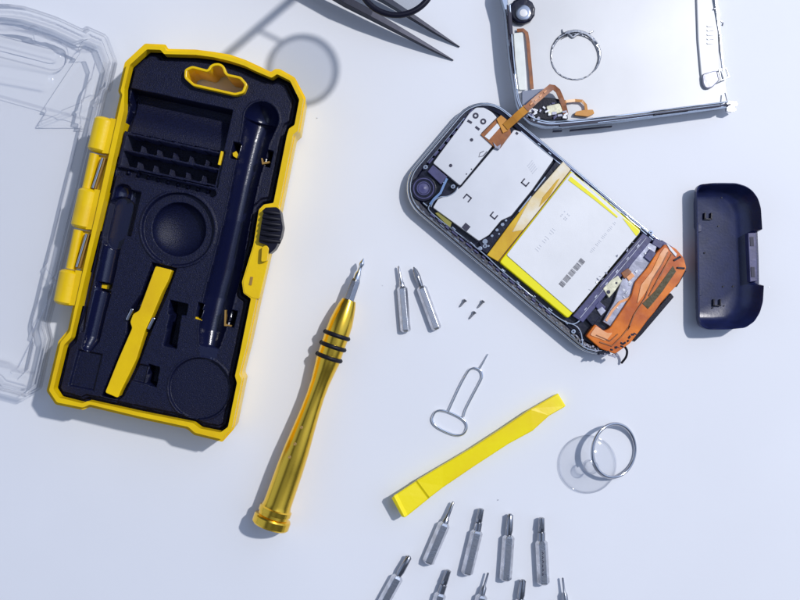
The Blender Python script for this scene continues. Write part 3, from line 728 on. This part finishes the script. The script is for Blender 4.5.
# dark contact row between shields and battery
bm = bmesh.new(); slab(bm, [(479, 242), (489, 236.5), (502, 222), (512, 218), (533, 192), (556, 161), (563, 161), (511, 223), (487, 254), (482, 250)], 12, 17.6); obj('contact_row', bm, M['phone'], ph, bevel=.4)
bm = bmesh.new()
for x, y, r in ((485, 241.5, 2.6), (480, 248.5, 1.8), (492, 235.8, 1.4), (497, 230, 1.6), (502.5, 224.5, 1.8), (506, 220.5, 1.2), (488.5, 246, 1.1), (499, 234, 1.0)):
    slab(bm, circle(x, y, r, 12), 17, 18.6)
slab(bm, qd(525, 204, 20, 1.6, -52), 17, 18.6); slab(bm, qd(540, 184, 18, 1.4, -52), 17, 18.2); slab(bm, qd(495, 245, 18, 1.3, -52), 17, 18.4)
obj('contact', bm, M['chrome'], ph, bevel=.2)

it = []
random.seed(44)
for k in range(22):
    cxy = Q(452 + k * 10.6 + random.uniform(-3, 3), 110.6 + random.uniform(-.5, .5)); it.append((qd(cxy[0], cxy[1], random.uniform(2, 7), .7, 40), 17.1))
for k in range(12):
    cxy = Q(505 + k * 15 + random.uniform(-3, 3), 236.2); it.append((qd(cxy[0], cxy[1], random.uniform(3, 9), .8, 40), 17.1))
pieces('frame_glint', it, M['chrome'], ph)
# battery
BT = [(499.5, 262), (570.5, 170.5), (641, 230.5), (568, 318.5)]
bm = bmesh.new(); slab(bm, roundc(BT, 2.5, 3), 9, 20, taper=-.6); bt = obj('battery', bm, M['battyel'], ph, bevel=1.0)
bm = bmesh.new(); slab(bm, roundc([(506.5, 255), (571.5, 172), (640.6, 231.6), (573, 313)], 1.8, 3), 19.9, 20.9); lb = obj('battery_label', bm, M['batt'], bt, bevel=.3)
bm = bmesh.new(); slab(bm, [(568, 180), (571, 176.5), (596, 197), (618, 216.5), (617, 218), (594, 199.5)], 20.5, 21.3); obj('yellow_film', bm, M['battyel'], bt, bevel=.2)
bm = bmesh.new(); slab(bm, roundc([(622, 217.5), (627, 220.5), (640, 231.5), (636.5, 236.5), (630, 228)], 1.5, 3), 20.5, 21.2); obj('yellow_film', bm, M['battyel'], bt, bevel=.2)
bm = bmesh.new()
# bar code: short bars across a strip running along the battery
for k in range(40):
    if k % 9 == 6: continue
    t = k / 39; x = 561 + t * 22; y = 285.5 - t * 25.5
    slab(bm, qd(x, y, 5.8, random.choice((.22, .3, .45)), 41), 20.6, 21.15)
obj('bar_code', bm, M['ink'], lb)
bm = bmesh.new()
for k in range(5):
    for j in range(5):
        if (k * 3 + j * 5 + k * j) % 3: slab(bm, qd(560 + k * 1.5 + j * 1.2, 217.5 + k * 1.3 - j * 1.5, 1.3, 1.1, 41), 20.6, 21.1)
for k in range(12):
    if k % 4 != 3: slab(bm, qd(537 + k * 1.7, 250 - k * 2.05, 5.0 - (k % 3), .45, 41), 20.6, 21.1)
for k in range(22):
    if k % 5 != 4: slab(bm, qd(591 + k * 1.15, 252 - k * 1.4, 2.2 + (k % 3) * .6, .45, 41), 20.6, 21.1)
obj('faint_print', bm, M['faint'], lb)
bm = bmesh.new(); random.seed(4)
for k in range(16):
    t = random.random(); x = 588 + t * 44 + random.uniform(-2.5, 2.5); y = 291 - t * 50 + random.uniform(-3, 2.5)
    x += 2; y += 1
    A_ = P(x, y, 21.2); pts = [P(x + random.uniform(-2.2, 2.2), y + random.uniform(-2.2, 2.2), 21.0 + random.random() * 1.2) for _ in range(3)]
    vs_ = [bm.verts.new(p) for p in pts] + [bm.verts.new((pts[0] + pts[1] + pts[2]) / 3 - Vector((0, 0, .8 * S)))]
    for f in ((0, 1, 2), (0, 1, 3), (1, 2, 3), (0, 2, 3)): bm.faces.new([vs_[i] for i in f])
obj('torn_foil', bm, M['lav'], bt)
# amber tape at the battery head
bm = bmesh.new(); slab(bm, [(487, 255), (511, 222.5), (530, 199), (541, 208.5), (499, 262)], 15, 20.7); obj('amber_tape', bm, M['amber'], ph, bevel=.6)
bm = bmesh.new(); slab(bm, [(512, 232), (530, 199), (563, 161.5), (571, 169.5), (541, 208.5), (524, 230)], 15, 21.2); obj('milky_tape', bm, M['film'], ph, bevel=.6)
bm = bmesh.new(); slab(bm, [(539, 207), (543, 197), (557, 180), (560, 178), (549, 197)], 20.8, 21.7); obj('amber_tape', bm, M['amber'], ph, bevel=.3)
bm = bmesh.new(); tube(bm, [P(498.5, 261.5, 21.2), P(541, 208.5, 21.4), P(571, 170, 21.4)], .5, 6); obj('tape_edge', bm, mat('brown_edge', (.16, .07, .01), .5), ph)

# strip right of the battery
bm = bmesh.new(); slab(bm, [(643, 233), (652, 240), (583, 322.5), (572.5, 316)], 12, 19); ds = obj('dark_bar', bm, M['slate'], ph, bevel=.6)
bm = bmesh.new(); tube(bm, [P(646, 238, 19.3), P(580, 318, 19.3)], .5, 6); tube(bm, [P(641, 239, 19.3), P(600, 287, 19.3)], .4, 6)
for k in range(6): slab(bm, qd(638 - k * 10.5, 246 + k * 12.6, 3.5, 1.2, -51), 18.8, 19.5)
obj('bar_trim', bm, M['lav'], ds)
bm = bmesh.new(); slab(bm, [(645.5, 241), (657, 246), (652, 262), (642, 281), (638, 292), (613, 328), (603, 321.5), (614, 302), (622, 279)], 11, 18); obj('foil_plate', bm, M['lav'], ph, bevel=.5)
bm = bmesh.new(); slab(bm, [(603, 288.5), (611, 280), (618, 275.5), (622, 281), (615, 291), (609, 298)], 13, 20); br = obj('cream_bracket', bm, M['cream'], ph, bevel=.4)
bm = bmesh.new(); slab(bm, circle(608.5, 292, 1.9, 16), 19, 20.3); slab(bm, circle(616.5, 283, 1.1, 12), 19, 20.3); obj('bracket_hole', bm, M['ink'], br)
for q, m_, z in (([(585.5, 318), (594, 307.5), (602.5, 314.5), (592.5, 326)], 'phone', 18.5), ([(595, 306), (599, 301), (606, 307), (602, 314)], 'slate', 19.5),
                 ([(597, 310), (602, 306.5), (606, 311), (601, 316)], 'lav', 20.0), ([(650, 249), (656.5, 253.5), (650, 262), (644, 257)], 'slate', 20),
                 ([(621, 273), (628, 268), (632, 272), (625, 279)], 'flex', 19.8), ([(626, 277), (632, 272.5), (635, 276), (629, 281)], 'peach', 19.2),
                 ([(655, 237), (664, 243), (661, 249), (652, 244)], 'slate', 18.6), ([(662, 240), (676, 249), (674, 253), (660, 245)], 'slate', 17.5)):
    bm = bmesh.new(); slab(bm, q, 11, z); obj('component', bm, M[m_], ph, bevel=.5)
bm = bmesh.new(); ribbon(bm, [(606, 321, 18.6), (612, 311, 18.8), (620, 302, 18.8), (629, 298.5, 18.6), (634, 291, 18.6)], 2.4, .6); obj('peach_trace', bm, M['peach'], ph)
bm = bmesh.new(); random.seed(9)
for k in range(12):
    t = random.random(); x = 648 - t * 34 + random.uniform(-3, 3); y = 250 + t * 62 + random.uniform(-3, 3)
    slab(bm, qd(x, y, random.uniform(2, 5), random.uniform(1, 2.6), 40 + random.choice((0, 90))), 17, 18.3 + random.random() * .6)
obj('foil_detail', bm, M['bracket'], ph, bevel=.2)
# orange antenna film
OR = [(665, 244), (676, 248.5), (684, 258), (686.5, 268), (679, 283), (668, 295), (661, 303), (655, 311.5), (647, 321), (639, 332), (630, 343.5), (615, 354), (601, 349), (586, 336), (595, 324), (604, 331),
      (610, 328), (622, 310), (631, 296), (635, 282), (647, 268), (657, 252)]
bm = bmesh.new(); slab(bm, roundc(OR, 2, 3), 6, 21); og = obj('orange_film', bm, M['orange'], ph, bevel=0.8)
bm = bmesh.new(); slab(bm, roundc([(665, 247), (669, 250), (663, 262), (652, 280), (646, 292), (637, 304), (641, 285), (652, 271), (660, 254)], 2, 3), 20.5, 21.8)
slab(bm, roundc([(596, 326), (607, 333), (613, 332.5), (606, 341), (590, 335)], 2, 3), 20.5, 21.8); obj('painted_gloss', bm, M['peach'], og, bevel=.5)  # pale patches put the film's gloss and light into colour
bm = bmesh.new(); slab(bm, [(673, 266), (676, 271.5), (662, 292), (658, 297), (648, 309), (642.5, 303.5), (655, 291)], 20.6, 21.5); obj('dark_slot', bm, M['olive'], og)
bm = bmesh.new(); slab(bm, [(666, 243), (669, 245), (677, 254), (676, 257), (670, 250)], 20.4, 22); obj('white_sliver', bm, M['batt'], og, bevel=.3)
for pts in ([(668, 252), (662, 264), (652, 280), (645, 298), (634, 315), (628, 330)], [(672, 254), (666, 265), (657, 281), (649, 296)], [(600, 342), (612, 346), (622, 336), (630, 326)], [(596, 335), (610, 341), (618, 334)]):
    b_ = bmesh.new(); ribbon(b_, [(x, y, 21.9) for x, y in pts], 1.0, .5); obj('copper_trace', b_, M['flex'], og)
bm = bmesh.new()
slab(bm, qd(677.5, 258.5, 8, 2, -30), 20.5, 22.2); slab(bm, qd(681, 268, 8, 1.8, 5), 20.5, 22.2)
obj('film_notch', bm, M['phone'], og, bevel=.3)
random.seed(12); it = []
for k in range(15):
    t = k / 14; x = 600 + t * 36 + random.uniform(-1.5, 1.5); y = 352 - t * t * 20 + random.uniform(-2, 1)
    it.append((qd(x, y + 1, random.uniform(2, 6), random.uniform(1.2, 2.6), random.uniform(-60, 60)), 22 - random.random()))
pieces('torn_edge', it, M['phone'], og, .3, 16)
bm = bmesh.new(); slab(bm, [(671, 293), (674, 297), (642, 334.5), (634.5, 342), (633, 336), (645, 322)], 6, 17); obj('dock_strip', bm, M['black'], ph, bevel=.6)
bm = bmesh.new(); slab(bm, [(684, 270), (686.5, 271), (677, 287), (674, 287)], 6, 19); obj('dock_strip', bm, M['black'], ph, bevel=.4)
bm = bmesh.new(); tube(bm, spline([P(x, y, z) for x, y, z in ((625, 347, 14), (627, 351, 12), (626, 357, 8), (621.5, 363, 3))], 6), 1.2, 8); obj('loose_wire', bm, M['rubber'], ph, smooth=60)
bm = bmesh.new(); random.seed(3)
for k in range(16):
    t = k / 15; x = 577 + t * 40; y = 338 + 16 * math.sin(t * 1.6) + random.uniform(-3, 3)
    slab(bm, qd(x, y, random.uniform(2, 4.5), random.uniform(1, 2), 40 + random.uniform(-30, 30)), 14, 17.6)
obj('frame_detail', bm, M['lav'], ph, bevel=.2)

# ------------------------------------------------------------------ phone back cover
bc = empty('phone_back_cover', 620, 50, 'silver metal phone back cover lying inside up above the opened phone', 'phone cover')
CV = [(502.5, -25), (505, 10), (508.5, 60), (513.5, 98)]
CV = [(498.5, -8), (500, -18), (508, -30), (524, -34), (712, -47), (733, 107), (725, 108.2), (620, 122.5), (560, 128.5), (543, 128.5), (530, 124.5), (520, 115), (515.5, 104), (508.5, 60), (504, 12)]
def cvl(d, z):
    return [(P(x, y, 19), (min(z, 7 + .02 * z) if x > 728 - d and y > -30 else z)) for x, y in roundc(offset(CV, d), 3, 3)]
bm = bmesh.new(); lo = []
for d, z in ((14, 0.6), (6, 2), (2, 7), (0, 13), (0, 19)):
    lo.append([Vector((p.x, p.y, q * S)) for p, q in cvl(d, z)])
for d, z in ((1.6, 19.3), (2.2, 13), (3.2, 8)):
    lo.append([Vector((p.x, p.y, q * S)) for p, q in cvl(d, z)])
loft(bm, lo); obj('cover_shell', bm, M['chrome'], bc, smooth=35)
FL = [(506.5, -24), (710, -40), (722.5, 60), (729, 102.5), (620, 117), (560, 122), (545, 122), (532, 118), (524, 110), (519, 100), (512, 50), (508, 5)]
bm = bmesh.new(); slab(bm, roundc(FL, 4, 3), 5, 10); flr = obj('inner_plate', bm, M['cover'], bc, bevel=.5)
# inner rails
bm = bmesh.new()
tube(bm, spline([P(x, y, 17) for x, y in ((510, 5), (512, 40), (516, 80), (520, 103), (530, 116), (546, 121.5), (562, 121.5), (620, 115.5), (675, 108.5), (728, 102))], 5), 0.9, 6)
obj('inner_rail', bm, M['chrome'], bc, smooth=60)
bm = bmesh.new()
tube(bm, spline([P(x, y, 15) for x, y in ((507.5, 5), (509.5, 35), (513.5, 80), (517.5, 104), (528, 119), (545, 124.5), (562, 124.5), (620, 118.7), (675, 111.6), (731, 104.5))], 5), 0.9, 6)
slab(bm, [(508.3, 12), (511.5, 12), (513, 34), (510, 34)], 9, 18); slab(bm, [(511, 42), (513, 42), (516, 70), (514, 70)], 9, 17)
slab(bm, [(560, 124.6), (598, 121.2), (598, 122.8), (560, 126.4)], 12, 19.6); slab(bm, [(655, 113.2), (690, 108.9), (690, 110), (655, 114.4)], 12, 19.6)
obj('rail_gap', bm, M['ink'], bc, smooth=60)
bm = bmesh.new(); slab(bm, [(553, 130.4), (562, 130), (562, 131.6), (553, 132)], 9, 12); slab(bm, [(570, 129.6), (612, 125.6), (612, 127), (570, 131.2)], 8, 11); obj('side_button', bm, M['ink'], bc)
# camera nut
bm = bmesh.new(); lathe(bm, P(521.5, 12.5, 10), (0, 0, 1), [(0, 13), (5, 13), (6.5, 11.8), (6.7, 7)], 12, rot=.35); cnut = obj('camera_nut', bm, M['phone'], bc, bevel=.9)
bm = bmesh.new(); lathe(bm, P(523, 13, 16.6), (0, 0, 1), [(0, 7.6), (1, 7.6), (1.3, 6.8), (1.4, 5)], 32); obj('camera_ring', bm, M['ringsteel'], cnut, smooth=30)
bm = bmesh.new(); lathe(bm, P(523.5, 13.2, 17.8), (0, 0, 1), [(0, 4.0), (.8, 3.8), (1.0, 3)], 32); obj('camera_opening', bm, M['batt'], cnut, smooth=30)
# ring shaped cut in the plate, its crescent shading laid on as dark arcs
bm = bmesh.new()
def arc(cx, cy, r, a0, a1, z, rr, n=36):
    pts = []; rs = []
    for k in range(n + 1):
        t = k / n; a = math.radians(a0 + (a1 - a0) * t); w = r + 0.08 * math.sin(k * 1.7)
        pts.append(P(cx + w * math.cos(a), cy + w * math.sin(a), z)); rs.append(rr * (0.25 + 0.75 * math.sin(math.pi * t)))
    tube(bm, pts, rs, 6)
arc(575.3, 55.5, 24, 170, 405, 10.8, 2.0); arc(576.3, 56.0, 23.2, 255, 400, 10.6, 2.2); arc(574.8, 56, 23.8, 95, 200, 10.4, .8); arc(575.5, 56.5, 22.3, 230, 320, 10.6, 1.1); arc(575.3, 55.7, 23.9, 20, 140, 10.2, .75)
tube(bm, spline([P(562, 29, 11), P(563.5, 33, 11.5), P(569, 34, 11.5), P(573, 37, 11.5), P(578, 34, 11.5), P(588, 33, 11.5), P(594, 31, 11)], 4), [.3 + .9 * math.sin(math.pi * k / 24) for k in range(25)], 6)
obj('ring_cut_shading', bm, M['darksteel'], flr, smooth=60)
# flex, pads, electronics in the corner
bm = bmesh.new(); slab(bm, roundc([(513.5, 33), (523, 32), (525.5, 62), (526, 90), (519, 90), (515, 60)], 1.5, 3), 9, 12.5); obj('white_strip', bm, M['mint'], bc, bevel=.6)
bm = bmesh.new(); ribbon(bm, [(517, 30.5, 13), (523, 30, 13.3), (526.5, 33, 13.3), (528, 42, 13), (529, 55, 13), (530.5, 70, 13), (532, 89, 13)], 3.4); obj('side_flex', bm, M['flex'], bc)
bm = bmesh.new(); slab(bm, [(522, 91), (544, 88.5), (547, 93), (527, 108), (522, 105)], 9, 15); obj('grey_block', bm, M['grey'], bc, bevel=.6)
bm = bmesh.new(); slab(bm, [(526, 104), (545, 97), (566, 100), (568, 119), (545, 119.5), (532, 116)], 9, 14); eb = obj('circuit_cluster', bm, M['black'], bc, bevel=.5)
random.seed(21)
for mname, n in (('bracket', 13), ('lav', 9), ('slate', 9)):
    bm = bmesh.new()
    for k in range(n):
        x = random.uniform(529, 566); y = random.uniform(101, 119)
        if y < 110 - (x - 529) * .35: y += 8
        slab(bm, qd(x, min(y, 119), random.uniform(1.5, 5), random.uniform(1, 3), random.uniform(-40, 40)), 13, 15.2 + random.random() * 1.5)
    obj('circuit_detail', bm, M[mname], eb, bevel=.2)
bm = bmesh.new(); slab(bm, roundc([(546, 106), (560, 103), (563, 112), (549, 116)], 2, 3), 12, 16); obj('cream_component', bm, M['cream'], bc, bevel=.6)
bm = bmesh.new(); ribbon(bm, [(550, 87, 25), (554, 87.5, 22), (558, 91, 19), (561, 98, 17), (564, 106, 16), (566, 115, 14)], 5); obj('folded_flex', bm, M['flex'], bc)
bm = bmesh.new(); ribbon(bm, [(562, 106, 15.5), (566, 101.5, 15.5), (575, 100.5, 14), (582, 101, 14), (585.5, 105, 13.5), (586.5, 112, 13)], 2.8); obj('side_flex', bm, M['flexo'], bc)
bm = bmesh.new(); slab(bm, roundc([(574.5, 115), (576, 111.5), (583, 110), (593, 109.5), (594.5, 113.5), (588, 116.5)], 1, 3), 10, 15); obj('orange_bracket', bm, M['flexo'], bc, bevel=.6)
# spring plate on the right
bm = bmesh.new(); slab(bm, roundc([(696, -20), (716, -20), (717.5, 10), (719, 50), (721, 80), (714, 84), (704, 86), (701, 74), (698, 40)], 3, 3), 9.5, 12.5); spg = obj('spring_plate', bm, M['cover'], bc, bevel=.8)
bm = bmesh.new(); slab(bm, roundc([(702, 74), (717, 70), (719.5, 80), (712, 88), (706, 88.5), (703, 84)], 3, 3), 10, 14); obj('plate_shadow', bm, M['lav'], spg, bevel=1.0)  # lavender slab painted in as the rounded shadow at the plate's lower end
bm = bmesh.new()
for k in range(5): slab(bm, roundc(qd(711, 25.5 + k * 4.3, 7, 1.5, -5), .5, 2), 12, 13.5)
obj('raised_rib', bm, M['bracket'], spg)
bm = bmesh.new(); tube(bm, [P(x, y, 16) for x, y in ((719, 70), (726, 68.5), (729, 77), (721, 80.5))], 1.0, 6, closed=True)
tube(bm, [P(x, y, 14) for x, y in ((714, 9), (718, 8), (719.5, 14), (719, 20))], .8, 6); tube(bm, [P(721, 21, 13), P(723, 23, 13), P(722, 26, 12)], .9, 6)
tube(bm, [P(719, 25, 13.5), P(720, 45, 13.5), P(721.5, 68, 13.5)], .4, 5); obj('wire_clip', bm, M['darksteel'], bc, smooth=50)
bm = bmesh.new()
slab(bm, roundc([(727, 101), (737, 101.5), (738, 105), (734, 107), (737, 110), (733, 112), (727, 111)], 1, 2), 6, 12); tube(bm, [P(725, 93, 14), P(727, 101, 17), P(723, 104, 17)], .7, 6)
obj('corner_tab', bm, M['steel'], bc, bevel=.5)

# ------------------------------------------------------------------ dark bottom cap
cpp = empty('phone_end_cap', 732, 256, 'glossy blue black curved plastic phone end cap lying hollow side up at right', 'end cap')
CP = [(699.5, 188), (702, 183.5), (720, 182.8), (736, 183), (746, 186), (752.5, 190.5), (758, 198), (761, 208), (762.3, 228), (763.5, 256), (764, 285), (763, 302), (760, 312.5), (754.5, 321.5), (745.5, 327.8), (728, 329.5), (708, 329.6), (703, 326), (701.2, 320), (700.5, 256)]
def dens(poly, step):
    out = []
    for i in range(len(poly)):
        a = Vector(poly[i]); b = Vector(poly[(i + 1) % len(poly)]); n = max(1, int((b - a).length / step))
        out += [tuple(a + (b - a) * k / n) for k in range(n)]
    return out
CPd = dens(roundc(CP, 3, 3), 4.0)
def capz(x, y, z, full):
    f = min(1, max(0, (x - 700) / 12)); lowz = 5 + full * 0
    zz = lowz + (z - lowz) * (0.55 + 0.45 * f)
    if 229 < y < 284 and x > 744 and z > 10:      # connector notch in the outer wall
        zz = min(zz, 13)
    return zz
bm = bmesh.new(); lo = []
for d, z in ((10, 1), (3, 3), (0.5, 8), (0, 16), (0, 25)):
    lo.append([Vector((P(x, y, 25).x, P(x, y, 25).y, (capz(x0, y0, z, 25) if z > 10 else z) * S)) for (x, y), (x0, y0) in zip(offset(CPd, d), CPd)])
def inset(poly, d):   # shrink unevenly: deep wall on the right, shallow on the left
    out = []
    for x, y in poly:
        nx = 701.5 + (x - 700) * (1 - d * 1.55 / 64) if x > 700 else x + .6
        ny = 256 + (y - 256) * (1 - d * 0.85 / 73); out.append((nx, ny))
    return out
for d, z in ((1.2, 25.3), (2.5, 22), (5, 15), (8, 9.5), (11, 6.5), (14, 5.2)):
    lo.append([Vector((P(x, y, 25).x, P(x, y, 25).y, (capz(x0, y0, z, 25) if z > 6 else z) * S)) for (x, y), (x0, y0) in zip(inset(CPd, d), CPd)])
loft(bm, lo); obj('cap_shell', bm, M['capblack'], cpp, smooth=50)
bm = bmesh.new(); slab(bm, [(748, 233), (756, 232.5), (757.5, 281), (750, 282)], 5, 17); cs = obj('connector_plate', bm, M['slate'], cpp, bevel=.6)
bm = bmesh.new(); slab(bm, [(750, 237), (753.5, 237), (754, 246), (750.5, 246)], 16, 17.6); slab(bm, [(751, 267), (754.5, 267), (755, 277), (751.5, 277)], 16, 17.6); obj('connector_slot', bm, M['ink'], cs)
def ucap(cx, cy):
    bm = bmesh.new()
    for x, y, L, W in ((cx - 3.2, cy, 1.3, 6.5), (cx + 3.2, cy, 1.3, 6.5), (cx, cy + 3, 7, 1.3)):
        slab(bm, qd(x, y, L, W, 2), 4, 8)
    obj('moulded_mark', bm, M['black'], cpp)
ucap(708.5, 216); ucap(717.3, 302.5)
for y in (228, 292):
    bm = bmesh.new(); slab(bm, roundc([(697, y - 4), (702, y - 4), (702, y + 4), (697, y + 4)], 2, 3), 4, 9); obj('snap_tab', bm, M['capblack'], cpp, bevel=.5)
bm = bmesh.new(); random.seed(5)
for k in range(7): slab(bm, circle(random.uniform(704, 735), random.uniform(196, 318), random.uniform(.5, .9), 8), 5, 6.2)
obj('speck', bm, M['black'], cpp)

# ------------------------------------------------------------------ tweezers lying on their side
tw = empty('tweezers', 400, 30, 'dark steel tweezers with two long pointed arms at the top edge', 'tweezers')
def blade(pts, nm):
    """pts: (px, py, height, thickness) from the tip backwards; strip standing on edge"""
    bm = bmesh.new(); loops = []; n = len(pts)
    cs_ = [Vector((P(x, y, h).x, P(x, y, h).y, 0)) for x, y, h, t in pts]
    for i in range(n):
        t = (cs_[min(i + 1, n - 1)] - cs_[max(i - 1, 0)]).normalized(); s_ = t.cross(Vector((0, 0, 1))) * pts[i][3] / 2 * S; h = pts[i][2]
        b0 = 0.4 + max(0, (h - 4) * .48)
        loops.append([cs_[i] - s_ + Vector((0, 0, b0 * S)), cs_[i] + s_ + Vector((0, 0, b0 * S)), cs_[i] + s_ + Vector((0, 0, h * S)), cs_[i] - s_ + Vector((0, 0, h * S))])
    loft(bm, loops); return obj(nm, bm, M['tweezer'], tw, bevel=.5)
blade([(453.5, 60.2, 1.8, 1.0), (447, 56.5, 3.5, 1.8), (428, 45.7, 9, 3.6), (400, 29.5, 17, 5.2), (372, 13.5, 23, 6.6), (345, -1, 26, 7.5), (300, -26, 28, 4), (240, -58, 28, 4)], 'arm')
blade([(459.7, 46.8, 1.8, 1.0), (453, 42.5, 3.5, 1.6), (436, 31.5, 8, 3.2), (412, 15.5, 13, 4.6), (385, -2, 18, 5.5), (350, -22, 24, 6.5), (300, -46, 28, 4), (242, -64, 28, 4)], 'arm')

# ------------------------------------------------------------------ loupe at the top edge, on an added stand out of view
lp = empty('magnifying_loupe', 440, -150, 'black rimmed round magnifying lens held above the tweezers at the top edge', 'magnifier')
zr = 140.0
def T(x, y, z): return Vector(((x - 400) * S, (300 - y) * S, z * S))
rc = (397, 27)
bm = bmesh.new(); pts = [T(rc[0] + 32.5 * math.cos(2 * math.pi * k / 64), rc[1] + 32.5 * math.sin(2 * math.pi * k / 64), zr) for k in range(64)]
tube(bm, pts, 2.7, 12, closed=True); obj('lens_rim', bm, M['black'], lp, smooth=60)
bm = bmesh.new(); lathe(bm, T(rc[0], rc[1], zr - .8), (0, 0, 1), [(0, 31), (1.6, 31)], 48); obj('lens', bm, M['lens'], lp)
bm = bmesh.new(); tube(bm, [T(322, 14, zr), T(440, -86, zr)], 4.0, 12); tube(bm, [T(376, -1, zr), T(350, -14, zr)], 1.8, 10); tube(bm, [T(440, -86, zr + 4), T(440, -86, 4)], 5, 12); obj('added_stand_arm', bm, M['black'], lp, smooth=60)  # unseen arm, placed so its shadow band falls beside the case
bm = bmesh.new(); lathe(bm, T(440, -100, 0), (0, 0, 1), [(0.3, 46), (5, 46), (7, 42), (8, 10)], 48); obj('stand_base', bm, M['black'], lp, smooth=30)

# tiny dust specks belong to the table as one scatter
bm = bmesh.new(); random.seed(31)
for x, y in ((382.5, 285.5), (769, 287), (317, 118), (498, 500)):
    r = random.uniform(.45, .8); slab(bm, circle(x, y, r, 7, ry=r * .7), 0.05, 0.5)
tag(obj('dust', bm, M['steel']), 'tiny grey dust specks scattered on the white table', 'dust', kind='stuff')
